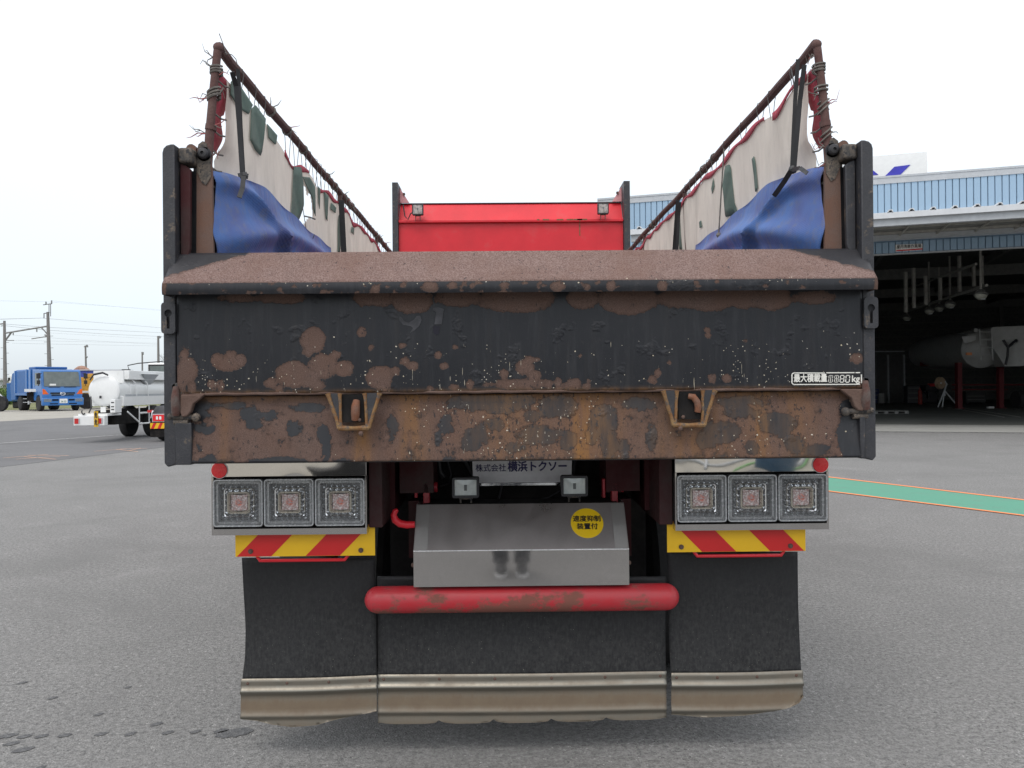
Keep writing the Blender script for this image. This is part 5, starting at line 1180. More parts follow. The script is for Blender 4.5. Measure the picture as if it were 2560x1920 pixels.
wallo = gpart('wall', m_sideg, gar, (0, LX, .06, .22, ZB, ZT-.26), (0, 2.2, .06, .22, 0, ZB), (38, LX, .06, .22, 0, ZB), (0, .16, .22, 50, 0, ZT-.3), (LX-.2, LX, .22, 50, 0, ZT-.3))
gpart('coping', m_trimg, wallo, (-.1, LX+.1, -.03, .30, ZT-.27, ZT), (-.1, LX+.1, -.05, -.03, ZT-.06, ZT+.01))
src = None
def panelrow(z0, z1, x0, x1, w_=.222):
    global src
    n = int((x1-x0)/w_)
    mb = MB(); c0 = GL(x0, 0, (z0+z1)/2); hw = w_/2-.007; d = .04
    pts = []
    for (x, y) in ((x0-hw, d), (x0-hw+.012, 0), (x0+hw-.012, 0), (x0+hw, d)):
        for z in (z0, z1): pts.append(GL(x, y, z))
    mb.add(pts, [(0, 2, 3, 1), (2, 4, 5, 3), (4, 6, 7, 5), (1, 3, 5, 7), (0, 6, 4, 2)])
    o = mb.build('siding_panel', m_siding, wallo, smooth=False); base = o.location.copy()
    for k in range(1, n):
        c = o.copy(); col.objects.link(c); c.location = base+exg*(w_*k)
    return o
panelrow(6.98, ZT-.27, .15, 30, .222)
panelrow(ZB+.02, 6.60, 2.5, 25, .222)
# canopy
can = gpart('canopy', m_trimg, gar, (2.0, LX-2, -4.6, -4.4, 6.40, 6.63))
gpart('gutter', m_trimw, can, (1.95, LX-2, -4.72, -4.58, 6.62, 6.79))
mb = MB()
for i in range(2):
    y0, y1, z0, z1 = -4.68, .0, 6.60, 6.80
mb.hexa([GL(2, -4.6, 6.805), GL(LX-2, -4.6, 6.805), GL(LX-2, 0, 6.94), GL(2, 0, 6.94)], [GL(2, -4.6, 6.82), GL(LX-2, -4.6, 6.82), GL(LX-2, 0, 6.955), GL(2, 0, 6.955)]); mb.build('canopy_roof', m_trimw, can, smooth=False)
mb = MB(); x0_ = 2.3
q = [(-.085, 0), (-.05, .075), (.05, .075), (.085, 0)]; qi = [(-.055, 0), (-.03, .05), (.03, .05), (.055, 0)]
for off, yy in ((0, -4.74),):
    a = [GL(x0_+x, -4.74, 6.805+z) for x, z in q]; b = [GL(x0_+x, 0, 6.94+z) for x, z in q]
    mb.add(a+b, [(0, 1, 5, 4), (1, 2, 6, 5), (2, 3, 7, 6)]); i0 = [GL(x0_+x, -4.74, 6.805+z) for x, z in qi]
    mb.add(a+i0, [(0, 1, 5, 4), (1, 2, 6, 5), (2, 3, 7, 6)]); i1 = [GL(x0_+x, -4.5, 6.81+z) for x, z in qi]; mb.add(i0+i1, [(0, 4, 5, 1), (1, 5, 6, 2), (2, 6, 7, 3)]); mb.cur = 1; mb.add(i1, [(0, 1, 2, 3)]); mb.cur = 0  # dark end face paints the shade inside the hollow rib
o = mb.build('roof_rib', [m_trimw, m_void], can, smooth=False); b_ = o.location.copy()
for k in range(1, 75):
    c = o.copy(); col.objects.link(c); c.location = b_+exg*(.60*k)
mb = MB(); k = 0
for x in [2.5+1.2*i for i in range(34)]:
    mb.tube([GL(x, -4.4, 6.64), GL(x, -.1, 6.76)], .035, 4)
    mb.tube([GL(x, -4.4, 6.56), GL(x+1.1, -3.1, 6.68)], .03, 4)
for y in (-3.4, -2.3, -1.2): gbox(mb, 2, LX-2, y-.03, y+.03, 6.70, 6.78)
mb.build('canopy_purlin', m_steelbeam, can, smooth=False)
gpart('canopy_beam', m_trimg, can, (2, LX-2, -.5, -.1, 6.64, 6.86)); gpart('soffit', m_dsteel, can, (2, LX-2, -4.3, -.1, 6.79, 6.80))
gpart('lower_band_frame', m_trimg, wallo, (2.2, 38, .0, .2, ZB-.04, ZB))
# sign over the bay
sg0 = P(2240, 622, 30.0)
def onwall(px, py, off=-.03):   # hit the wall plane
    d = ray(px, py); n = eyg; t = ((GL(0, off, 0)-CAM).dot(n))/d.dot(n); return CAM+d*t
mb = MB(); a, b, c, d_ = onwall(2239, 612), onwall(2306, 609), onwall(2306, 624.5), onwall(2239, 629)
w_sg = (b-a).length
mb.hexa([a, d_, c, b], [v+eyg*.02 for v in (a, d_, c, b)])
sgn = mb.build('bay_sign', M('dim_sign_white', (.75, .74, .71), .6, bmp=0), gar, smooth=False)
ce = (a+b+c+d_)/4
text_mesh('sign_lettering', '屋内洗車作業場', .135, m_ink, sgn, ce-eyg*.006+Vector((0, 0, .03)), exg, (0, 0, 1), bold=.0015, sx=.86)
mb = MB(); mb.hexa([d_+Vector((.02, 0, .05)), d_+Vector((.02, 0, .01)), c+Vector((0, 0, .01)), c+Vector((0, 0, .05))], [v-eyg*.012 for v in (d_+Vector((.02, 0, .05)), d_+Vector((.02, 0, .01)), c+Vector((0, 0, .01)), c+Vector((0, 0, .05)))]); mb.build('sign_underline', m_red, sgn, smooth=False)
# roof signboard
yb_ = 1.2
def onp(px, py): d = ray(px, py); t = ((GL(0, yb_, 0)-CAM).dot(eyg))/d.dot(eyg); return CAM+d*t
mb = MB(); bl_ = [onp(2318, 379), onp(2060, 405)]; x1 = (bl_[0]-OG).dot(exg); x0 = (bl_[1]-OG).dot(exg); zt_b = bl_[0].z
gbox(mb, x0, x1, yb_, yb_+.25, ZT-.6, zt_b); rs = mb.build('roof_sign', m_white, None, smooth=False)
tag(rs, 'white signboard with large dark blue strokes rising above the workshop roof edge', 'roof sign')
for pl in ([(2236, 417), (2276, 412), (2257, 431), (2238, 450), (2200, 452), (2219, 434)], [(2130, 395), (2165, 412), (2196, 437), (2160, 440), (2120, 418), (2095, 398)], [(2160, 440), (2238, 450), (2215, 470), (2180, 470)]):
    mb = MB(); q = [onp(x, y)-eyg*.002 for x, y in pl]; n = len(q); mb.add(q+[v-eyg*.02 for v in q], [tuple(range(n)), tuple(range(2*n-1, n-1, -1))]+[(i, n+i, n+(i+1) % n, (i+1) % n) for i in range(n)])
    mb.build('blue_stroke', M('sign_blue', (0.035, 0.035, 0.42), .45, bmp=0), rs, smooth=False)
# inside
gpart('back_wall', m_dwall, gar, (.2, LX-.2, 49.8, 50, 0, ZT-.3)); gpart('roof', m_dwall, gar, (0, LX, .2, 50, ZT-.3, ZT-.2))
mb = MB()
for k in range(13):
    gbox(mb, .3, LX-.3, 49.6, 49.75, .7+k*.62, .78+k*.62)
for k in range(8): gbox(mb, .16, .3, .3, 49, .8+k*1.0, .88+k*1.0)
mb.build('wall_rail', m_dsteel, gar, smooth=False)
for x in (2.3, 25, 37):
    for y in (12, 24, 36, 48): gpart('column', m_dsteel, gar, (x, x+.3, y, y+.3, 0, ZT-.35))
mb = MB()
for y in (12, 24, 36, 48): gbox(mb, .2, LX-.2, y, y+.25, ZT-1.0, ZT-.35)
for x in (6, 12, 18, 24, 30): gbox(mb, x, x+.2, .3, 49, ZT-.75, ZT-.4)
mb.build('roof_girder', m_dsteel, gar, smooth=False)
sheetg = lambda name, x0, x1, y0, y1, z, mat: sheet(name, [GL(x0, y0, 0), GL(x1, y0, 0), GL(x1, y1, 0), GL(x0, y1, 0)], z, mat)
# threshold line and floor follow the photographed edges
def gy(px, py): q = G(px, py)-OG; return q.dot(eyg)
ya_, yb2 = gy(2400, 1081.5), gy(2400, 1062.5)
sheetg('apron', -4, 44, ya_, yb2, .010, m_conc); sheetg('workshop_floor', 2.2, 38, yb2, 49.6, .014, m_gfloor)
sheetg('drain_line', -4, 44, ya_-.03, ya_+.04, .014, m_void); sheetg('white_line', -4, 44, ya_-.16, ya_-.08, .006, m_lwhite); sheetg('threshold_gap', 2.2, 38, yb2-.03, yb2+.03, .018, m_void)
m_lnw = paint_on('thin_white_tape', (.6, .6, .55), (.12, .12, .11), .6, .8)
strip('floor_line', G(2170, 983), G(2512, 1044.5), .07, .020, m_lnw); strip('floor_line', G(2215, 989), G(2552, 1044), .07, .020, m_lnw)
# tank trailer inside
trl = thing('tank_trailer', 'grey tank trailer raised on a dark red frame inside the workshop bay', 'tank trailer', tuple(P(2450, 970, 52).xy)+(0,))
m_tank = M('grey_white_tank', (0.48, 0.48, 0.465), .4, var=.1, dirt=(.35, .34, .32), damt=.3); m_dred = M('dark_red_frame', (0.12, 0.010, 0.013), .6, var=.2)
A = P(2452, 873, 47); B = P(2306, 884, 56); ax = (B-A); LT = ax.length; axn = ax.normalized()
mb = MB(); mb.lathe([(.02, -.45), (.6, -.36), (.95, -.15), (1.08, 0), (1.08, LT*.75), (.9, LT), (.4, LT+.15)], A, axn, 28); mb.build('tank', m_tank, trl)
h0 = P(2478, 818, 46); h1 = P(2600, 812, 44.5); mb = MB()
for (u_, v_) in ((h0, h1),):
    zt_, zb_ = h0.z, P(2515, 916, 46).z; bk = Vector((.5, 3, 0)); a = Vector((h0.x, h0.y, 0)); b = Vector((h1.x, h1.y, 0))
    def zz(p, z): return Vector((p.x, p.y, z))
    mb.hexa([zz(a, zt_-1.0), zz(a+(b-a)*.28, zb_), zz(b, zb_), zz(b, zt_)], [zz(a+bk, zt_-1.0), zz(a+(b-a)*.28+bk, zb_), zz(b+bk, zb_), zz(b+bk, zt_)])
    mb.hexa([zz(a, zt_-1.0), zz(b, zt_), zz(a+(b-a)*.05, zt_), zz(a, zt_-.05)], [zz(a+bk, zt_-1.0), zz(b+bk, zt_), zz(a+(b-a)*.05+bk, zt_), zz(a+bk, zt_-.05)])
mb.build('rear_box', m_tank, trl, smooth=False)
mb = MB(); la, lb = P(2449, 822, 45.6), P(2453, 900, 45.6); lc = P(2478, 822, 45.4); ld = P(2482, 900, 45.4)
mb.tube([P(2443, 825, 45.6), la, lb], .035, 6); mb.tube([lc, ld], .035, 6)
for t in (.1, .35, .6, .85): mb.tube([la+(lb-la)*t, lc+(ld-lc)*t], .03, 6)
mb.build('ladder', m_tank, trl)
mb = MB(); mb.tube([P(2332, 856, 55), P(2440, 826, 46)], .12, 6); mb.build('walkway_rail', m_tank, trl)
mb = MB(); mb.hexa([P(2404, 842, 46), P(2412, 860, 46), P(2440, 850, 46), P(2440, 838, 46)], [P(2404, 842, 47), P(2412, 860, 47), P(2440, 850, 47), P(2440, 838, 47)]); mb.build('hopper', m_tank, trl, smooth=False)
mb = MB(); hs = [P(2508, 850, 45), P(2520, 868, 45), P(2519, 890, 45), P(2514, 912, 45)]; mb.tube(hs, .07, 6); mb.tube([hs[1], P(2538, 852, 45)], .07, 6); mb.ball(P(2540, 852, 45), .10, 8); mb.build('valve_pipe', m_black, trl)
mb = MB()
f0, f1 = P(2300, 915, 54), P(2600, 915, 44.5); dz = Vector((0, 0, .28))
mb.hexa([f0, f0+dz, f0+dz+Vector((.2, .4, 0)), f0+Vector((.2, .4, 0))], [f1, f1+dz, f1+dz+Vector((.2, .4, 0)), f1+Vector((.2, .4, 0))])
for px in (2400, 2504):
    q = P(px, 950, 47); mb.box(q.x-.13, q.x+.13, 47, 47.3, 0.02, q.z+1.0)
    mb.box(q.x-.2, q.x+.2, 46.9, 47.4, 0.016, .06)
mb.tube([P(2380, 962, 47.2), P(2560, 962, 47.2)], .04, 6); mb.tube([P(2380, 974, 47.2), P(2520, 974, 47.2)], .03, 6)
mb.build('trailer_frame', m_dred, trl, smooth=False)
mk2 = MB()
for px in (2545, 2580):
    q = P(px, 985, 46.5); mk2.lathe([(.3, -.15), (.5, -.15), (.52, .15), (.3, .15)], (q.x, 46.5, .52), (1, 0, 0), 20)
mk2.build('wheel', m_rubber, trl)
mb = MB(); mb.box(P(2414, 904, 45.5).x, P(2428, 904, 45.5).x, 45.4, 45.5, P(0, 908, 45.5).z, P(0, 901, 45.5).z); mb.build('marker_lamp', M('amber_lens', (.6, .18, .03), .3), trl)
# round hanging lamps
m_disc = M('dim_lamp_glass', (0.42, 0.42, 0.36), .3); fmap = [((2452, 737), 17, 36, 'nearest and largest'), ((2375, 761), 13.5, 44, 'second nearest'), ((2348, 770), 12, 48, 'middle'), ((2323, 777), 12.5, 46, 'second farthest'), ((2267, 794), 11, 52, 'farthest')]
for (px, py), r, Y, w_ in fmap:
    c = P(px, py, Y); R_ = r*Y/F; t = thing('ceiling_lamp', 'round hanging high-bay lamp in the dark workshop, %s of the row of five' % w_, 'ceiling lamp', tuple(c), 'high-bay lamps in the workshop')
    mb = MB(); mb.lathe([(R_*.3, R_*.9), (R_*.75, R_*.35), (R_, 0), (R_*.97, -R_*.1)], c, (.15, .35, 1), 24); mb.build('shade', m_dsteel, t)
    mb = MB(); mb.ball(c, R_*.93, 18, (1, .55, .85)); mb.build('diffuser', m_disc, t)
    mb = MB(); mb.tube([c+Vector((0, 0, R_*.8)), Vector((c.x, c.y, ZT-.75))], .05, 6); mb.build('drop_rod', m_steelbeam, t)
    mb = MB(); mb.box(c.x-.09, c.x+.09, c.y-R_*.6, c.y-R_*.5, c.z-R_*.75, c.z-R_*.62); mb.build('glint_strip', m_trimw, t)  # white strip painted in as the highlight low on the lamp
mb = MB()
mb.tube([P(2262, 779, 50), P(2467, 713, 36)], .07, 6); mb.tube([P(2262, 724, 50), P(2440, 660, 36)], .06, 6)
for (px, y0, y1) in ((2264, 680, 780), (2284, 670, 770), (2314, 690, 762), (2350, 690, 750), (2398, 640, 730), (2434, 660, 716), (2454, 640, 712)):
    mb.tube([P(px, y0, 42), P(px+1, y1, 42)], .10, 6)
tag(mb.build('hoist_rail', m_steelbeam, None, smooth=False), 'slanting overhead rail with vertical hangers high in the dark workshop', 'overhead rail')
# fan on tripod
Yf = 50; c = P(2351, 957.7, Yf); foot = lambda px, py: Vector((P(px, py, Yf).x, G(px, py).y, .02))
fan = thing('tripod_fan', 'round beige drum fan on a pale tripod near the white floor lines', 'fan', (P(2360, 1014, Yf).x, Yf, 0))
mb = MB(); R_ = 15.5*Yf/F; mb.lathe([(.02, -.12), (R_*.9, -.10), (R_, -.02), (R_, .08), (R_*.6, .12)], c, (-.35, 1, 0), 28); f = mb.build('fan_drum', M('beige_drum', (.42, .30, .20), .5), fan)
mb = MB(); mb.lathe([(.05, 0), (.05, .03)], c+Vector((-.05, -.15, 0)), (0, -1, 0), 10); mb.build('hub', m_trimw, f)
mb = MB(); h_ = P(2361, 976, Yf); mb.tube([c+Vector((R_*.7, 0, .1)), P(2367, 960, Yf), h_, P(2362, 990, Yf)], .045, 6); mb.build('yoke', m_trimw, fan)
for px in (2341, 2353, 2397):
    mb = MB(); q = P(px, 1014, Yf); mb.tube([h_, Vector((q.x, Yf+(px-2360)*.004-.1, .03))], .038, 6); mb.build('leg', m_trimw, fan)
# pallet, compressor, cart, boxes
q = G(2190, 1036); pal = thing('pallet', 'dark plastic pallet lying flat just inside the bay', 'pallet', tuple(q))
mb = MB(); Yp = q.y; a0, a1 = P(2160, 1030, Yp).x, P(2272, 1030, Yp).x
for k in range(5): mb.box(a0, a1, Yp+k*.28, Yp+k*.28+.2, .13, .16)
for k in range(5): x = a0+(a1-a0-.18)*k/4; mb.box(x, x+.18, Yp, Yp+1.3, .03, .13)
mb.box(a0, a1, Yp, Yp+1.3, .016, .03); mb.build('pallet_deck', m_dsteel, pal, smooth=False)
q = G(2325, 1010); Yc = q.y; eng = thing('engine_pump', 'dark engine pump with pale metal fittings beside the tripod fan', 'pump', tuple(q)); x = P(2325, 1000, Yc).x; k_ = Yc/F
mb = MB(); mb.box(x-24*k_, x+18*k_, Yc, Yc+1, .10, .95); mb.box(x-10*k_, x+22*k_, Yc, Yc+.9, .95, 1.35)
for a in (-20, 14): mb.box(x+a*k_, x+(a+6)*k_, Yc, Yc+.15, .016, .1)
mb.build('engine_block', m_black, eng, bevel=.08)
mb = MB(); mb.tube([(x-25*k_, Yc-.1, .9), (x-8*k_, Yc-.1, .92), (x-6*k_, Yc-.1, .4)], .06, 6); mb.ball((x-15*k_, Yc-.12, .8), .09, 8); mb.build('metal_fitting', m_chrome, eng); mb = MB(); mb.ball((x+16*k_, Yc-.12, .85), .11, 8); mb.build('metal_fitting', m_chrome, eng)
mb = MB(); mb.box(x-1*k_, x+14*k_, Yc-.1, Yc+.3, 1.25, 1.45); mb.build('red_cap', m_red, eng, bevel=.03)
q = G(2248, 1003); Yc = q.y; x = q.x; k_ = Yc/F; crt = thing('tool_cart', 'dim two-shelf steel cart at the back left of the bay', 'cart', tuple(q))
mb = MB()
for z in (.35, .95, 1.5): mb.box(x-16*k_, x+16*k_, Yc, Yc+.8, z, z+.05)
for a in (-16, 15): 
    for y in (0, .75): mb.box(x+a*k_, x+(a+1)*k_, Yc+y, Yc+y+.05, .016, 1.5)
mb.build('cart_frame', m_steelbeam, crt, smooth=False); mb = MB(); mb.ball((x-5*k_, Yc+.3, 1.16), .2, 8); mb.box(x-12*k_, x+6*k_, Yc+.1, Yc+.6, .41, .7); mb.box(x-8*k_, x+4*k_, Yc+.1, Yc+.5, 1.56, 1.85); mb.build('machine_on_shelf', m_black, crt)
q = G(2479, 1022); mb = MB(); mb.box(q.x-.17, q.x+.17, q.y, q.y+.25, .016, .13); tag(mb.build('white_box', m_white, None, bevel=.03), 'small white box on the dark workshop floor', 'box')
pn = thing('partition', 'grey partition panels with thin white frame at the back of the bay', 'partition', tuple(G(2230, 992)))
mb = MB(); a, b = P(2150, 878, 62), P(2260, 878, 62); mb.box(a.x, b.x, 62, 62.1, .016, a.z); mb.build('partition_panel', M('grey_partition', (.10, .10, .10), .7), pn, smooth=False)
mb = MB(); mb.box(a.x, b.x, 61.9, 62, a.z-.08, a.z)
for px in (2160, 2219, 2259): v_ = P(px, 900, 62); mb.box(v_.x-.06, v_.x+.06, 61.9, 62, .016, v_.z+.4)
mb.build('partition_frame', m_trimg, pn, smooth=False)

rc_ = random.Random(31)
for k, (px, w_, h_, cm_, nm, lb_, ct_) in enumerate(((2178, 1.1, 1.1, (.02, .03, .10), 'tool_cabinet', 'dark blue tool cabinet at the left of the bay behind the pallet', 'cabinet'), (2202, .5, .8, (.25, .25, .24), 'steel_bin', 'small grey bin next to the dark blue cabinet', 'bin'), (2285, .9, 1.3, (.06, .06, .065), 'gas_rack', 'dark rack between the cart and the engine pump', 'rack'), (2300, .35, .9, (.30, .04, .03), 'red_cylinder', 'slim dull red cylinder beside the dark rack', 'gas cylinder'), (2440, 1.4, .9, (.05, .05, .05), 'work_bench', 'low dark bench under the raised trailer', 'bench'))):
    q = P(px, 1000, 57); t = thing(nm, lb_, ct_, (q.x, 57, 0)); m_ = M('clutter_%s' % nm, cm_, .6)
    if nm == 'red_cylinder': mb = MB(); mb.lathe([(.13, 0), (.14, .03), (.14, h_), (.08, h_+.12), (.04, h_+.16), (.04, h_+.25)], (q.x, 57, .016), (0, 0, 1), 14); mb.build('cylinder_body', m_, t)
    else:
        lb_f = [(q.x-w_/2, q.x+w_/2, 57, 57.6, .12, h_)]; mb = MB(); mb.box(*lb_f[0]); b0_ = mb.build('body_panel', m_, t, bevel=.02)
        for z in (.35, .62, .88): 
            if z < h_-.1: mb = MB(); mb.box(q.x-w_*.42, q.x+w_*.42, 56.97, 56.995, z*h_-.02, z*h_+.02); mb.build('drawer_handle', m_dsteel, t)
        for sx_ in (-1, 1): mb = MB(); mb.box(q.x+sx_*w_*.4-.04, q.x+sx_*w_*.4+.04, 57.05, 57.15, .016, .12); mb.build('foot', m_black, t)
# ================================================================== WHITE TANKER TRUCK (left)
def trucklocal(rootloc, yaw):
    """returns finaliser: parts are authored about the origin, then the thing is moved"""
    def fin(t): t.location = rootloc; t.rotation_euler = (0, 0, yaw)
    return fin
def lwheel(parent, x, y, r, w_, mat_r=None, name='wheel', sgn=1):
    mb = MB(); h = w_/2; mb.lathe([(r*.55, -h), (r*.8, -h*1.02), (r*.95, -h*.9), (r, -h*.65), (r, h*.65), (r*.95, h*.9), (r*.8, h*1.02), (r*.55, h)], (x, y, r), (1, 0, 0), 28); t = mb.build(name, m_rubber, parent)
    mb = MB(); mb.lathe([(r*.56, h*.85), (r*.48, h*.3), (r*.22, h*.4), (r*.2, h*.95), (.01, h)], (x, y, r), (sgn, 0, 0), 18); mb.build('rim', mat_r or m_trimg, t)
    return t
def lb(name, mat, parent, *bx, bevel=0, **k):
    r_ = None
    for b in bx:
        mb = MB(); mb.box(*b); o = mb.build(name, mat, parent, bevel=bevel, **k); r_ = r_ or o
    return r_
m_w2 = M('tanker_white', (0.78, 0.79, 0.78), .35, var=.03, dirt=(.6, .6, .57), damt=.1, coat=.3, bmp=0)
tk = thing('tanker_truck', 'white vacuum tanker truck with a round tank end and rear bumper lamps', 'tanker truck', (0, 0, 0))
mb = MB(); R_ = .455; mb.lathe([(.02, -.07), (.22, -.055), (.36, -.03), (R_-.02, -.005), (R_, .02), (R_, .05), (R_-.015, .06), (R_-.015, .75), (R_, .76), (R_, .80), (R_-.015, .81), (R_-.015, 6.0)], (-.02, .35, 1.47), (0, 1, 0), 40); mb.v = [(x/.52, y, z) for x, y, z in mb.v]; tank = mb.build('tank', m_w2, tk)
lb('top_box', m_w2, tk, (-.90, .92, .9, 5.9, 1.80, 2.08), bevel=.02); lb('top_plate', m_w2, tk, (-.80, .90, .55, .60, 1.70, 2.07))
lb('side_skirt', m_w2, tk, (-.85, .95, .50, 6.0, 1.02, 1.30), bevel=.01); lb('grey_stripe', m_trimg, tk, (.951, .956, .6, 6.0, 1.30, 1.36))
lb('chassis', m_void, tk, (-.5, .6, .3, 8.0, .48, .90))
bm_ = lb('rear_bumper_beam', m_w2, tk, (-.85, .82, -.55, -.35, .50, .77), bevel=.01)
lb('bumper_deck', m_w2, tk, (-.8, .80, -.35, .5, .76, .82))
m_lampr = M('red_lamp_lens', (.5, .02, .02), .25, coat=.4, bmp=0)
for x in (-.66, .58):
    l_ = lb('tail_lamp', m_lampr, tk, (x-.13, x+.09, -.565, -.551, .55, .70)); lb('clear_segment', m_trimg, l_, (x+.09, x+.16, -.563, -.551, .55, .70))
pl = lb('yellow_plate', M('plate_yellow', (.62, .38, .02), .5, bmp=0), tk, (.30, .52, -.60, -.58, .46, .90)); 
text_mesh('plate_lettering', '危', .17, m_ink, pl, (.41, -.603, .78), (1, 0, 0), (0, 0, 1), bold=.006); text_mesh('plate_lettering', '危', .17, m_ink, pl, (.41, -.603, .58), (1, 0, 0), (0, 0, 1), bold=.006)
lb('number_plate', m_white, tk, (.38, .66, -.30, -.28, .86, 1.02)); lb('document_panel', m_w2, tk, (.72, 1.0, -.1, .3, .84, 1.22), bevel=.01)
mb = MB()
for z in (.92, 1.0, 1.12): mb.box(.78, .94, -.106, -.101, z, z+.03)
mb.build('panel_text_block', m_ink, tk, smooth=False)
mb = MB()
for a in (1.05, 1.30):
    pass
mb.tube([(.97, 1.5, 1.0), (.97, 1.5, .45), (.97, 2.2, .45), (.97, 2.2, 1.0)], .035, 6, closed=False); mb.tube([(.97, 1.5, .78), (.97, 2.2, .78)], .03, 6); mb.tube([(.97, 1.5, .5), (.97, .7, .85)], .03, 6); mb.build('step_ladder', m_w2, tk)
mb = MB(); mb.tube([(.45, .95, 1.95), (.70, 1.2, 1.85), (.90, 1.35, 1.7), (.96, 1.35, 1.3)], .02, 6); mb.tube([(.5, 1.7, 1.95), (.72, 2.0, 1.85), (.92, 2.15, 1.7), (.97, 2.15, 1.3)], .025, 6); mb.build('hand_rail', m_w2, tk)
mb = MB(); mb.add([(.6, 1.7, 1.98), (.6, 2.8, 1.98), (.75, 2.6, 1.66), (.75, 2.2, 1.66), (1.10, 1.7, 1.98), (1.10, 2.8, 1.98)], [(0, 1, 2, 3), (4, 5, 2, 3), (0, 3, 4), (1, 5, 2), (0, 4, 5, 1)]); mb.build('side_hopper', m_trimg, tk, smooth=False)
mb = MB(); mb.tube([(-.75, .3, 1.80), (-.5, .25, 1.95), (.0, .25, 2.0), (.25, .3, 1.93)], .03, 6); mb.tube([(-.62, .2, 1.3), (-.4, .0, 1.0), (-.35, -.2, .85)], .03, 6); mb.tube([(.0, .2, 1.02), (.05, .1, .9)], .03, 6); mb.box(-.15, -.08, .2, .26, 1.25, 1.33); mb.build('hose', m_black, tk)
mb = MB(); mb.tube([(-.45+.10*math.cos(t), -.40, .88+.07*math.sin(t)) for t in (2.5, 3.2, 4, 4.8, 5.6)], .025, 6); mb.build('tow_hook', m_black, tk)
for y in (2.75,):
    lwheel(tk, .72, y, .50, .50, m_void); lwheel(tk, -.72, y, .50, .50, m_void, sgn=-1)
lwheel(tk, .80, 5.6, .50, .30); lwheel(tk, -.80, 5.6, .50, .30, sgn=-1)
cb = lb('cab', m_w2, tk, (-1.2, 1.2, 4.7, 6.3, 1.0, 2.42), bevel=.08); lb('side_window', m_glass, cb, (1.201, 1.206, 4.9, 5.8, 1.7, 2.25)); lb('windscreen', m_glass, cb, (-1.0, 1.0, 6.301, 6.306, 1.7, 2.3)); lb('rear_window_frame', m_blackplastic, cb, (-1.1, .1, 4.685, 4.695, 2.02, 2.36)); lb('rear_window', m_glass, cb, (-1.0, .0, 4.675, 4.683, 2.05, 2.31))
mb = MB(); mb.tube([(-2.2, 4.5, 2.15), (-2.3, 4.5, 2.33), (-1.6, 4.5, 2.40), (.0, 4.5, 2.46)], .02, 6); mb.box(-2.7, -2.2, 4.5, 4.6, 2.06, 2.20); mb.build('mirror_arm', m_blackplastic, tk)
tk.location = (P(247, 1050, 24.0).x, 24.0, 0); tk.scale = (.52, 1, 1)

# tractor unit's rear fender, half hidden by the dump truck
fd = thing('parked_tractor', 'black rear fender of a parked truck with small striped plate beside the dump truck', 'truck', (0, 0, 0))
for x in (-.9, .9): 
    lwheel(fd, x, 0, .50, .55, m_void, sgn=1 if x > 0 else -1); lwheel(fd, x, 1.25, .50, .55, m_void, sgn=1 if x > 0 else -1)
    mb = MB(); mb.grid(lambda u, v, x=x: (x-.32+.64*u, -.62*math.cos(v*PI), .52+.60*math.sin(v*PI)), 2, 18); f_ = mb.build('fender', m_black, fd, thick=.02)
    mb = MB(); mb.tube([(x-.33, -.60, .60), (x-.33, -.42, .98)], .03, 6); mb.build('fender_trim', m_chrome, f_)
    lb('mud_guard', m_void, fd, (x-.32, x+.32, -.66, -.63, .15, .75)); 
    p_ = lb('striped_plate', M('yellow_reflective_film', (.8, .47, .01)), fd, (x-.30, x+.30, -.70, -.672, .42, .60)); mb = MB()
    for k in range(3): a = x-.28+k*.20; mb.prism([(a, .421), (a+.09, .421), (a+.17, .599), (a+.08, .599)], 'y', -.704, -.70)
    mb.build('red_stripe', M('red_reflective_film', (.58, .013, .014)), p_, smooth=False)
    q_ = lb('red_plate', m_reflect, fd, (x-.22, x+.12, -.70, -.672, .66, .86)); lb('plate_mark', m_white, q_, (x-.12, x-.06, -.704, -.70, .71, .81), (x-.02, x+.04, -.704, -.70, .71, .81)); lb('plate_rim', m_trimg, q_, (x-.25, x+.15, -.672, -.66, .63, .89))
lb('frame_beam', m_void, fd, (-.45, .45, -.6, 4.0, .6, .85)); c_ = lb('cab', m_w2, fd, (-1.2, 1.2, 3.2, 5.2, .9, 2.9), bevel=.08); lb('rear_window', m_glass, c_, (-.6, .6, 3.19, 3.197, 2.0, 2.5))
for x in (-1, 1): lwheel(fd, x, 4.3, .5, .3, sgn=1 if x > 0 else -1)
lb('red_lamp', m_lampr, fd, (-1.5, -1.28, -.2, -.18, .92, 1.0)); lb('lamp_arm', m_void, fd, (-1.42, -.6, -.17, -.12, .92, .98))
q = G(408, 1099); fd.location = (q.x+1.18, q.y-.4, 0); fd.scale = (.93, .93, .90)

# ================================================================== BLUE GARBAGE TRUCK
m_gb = M('bright_blue_paint', (0.030, 0.155, 0.44), .35, var=.08, scale=2, coat=.5, bmp=0); m_gb2 = M('mid_blue_paint', (0.025, 0.115, 0.34), .45, var=.1, scale=2, bmp=0)
gt = thing('garbage_truck', 'bright blue compactor garbage truck parked facing the yard at far left', 'garbage truck', (0, 0, 0))
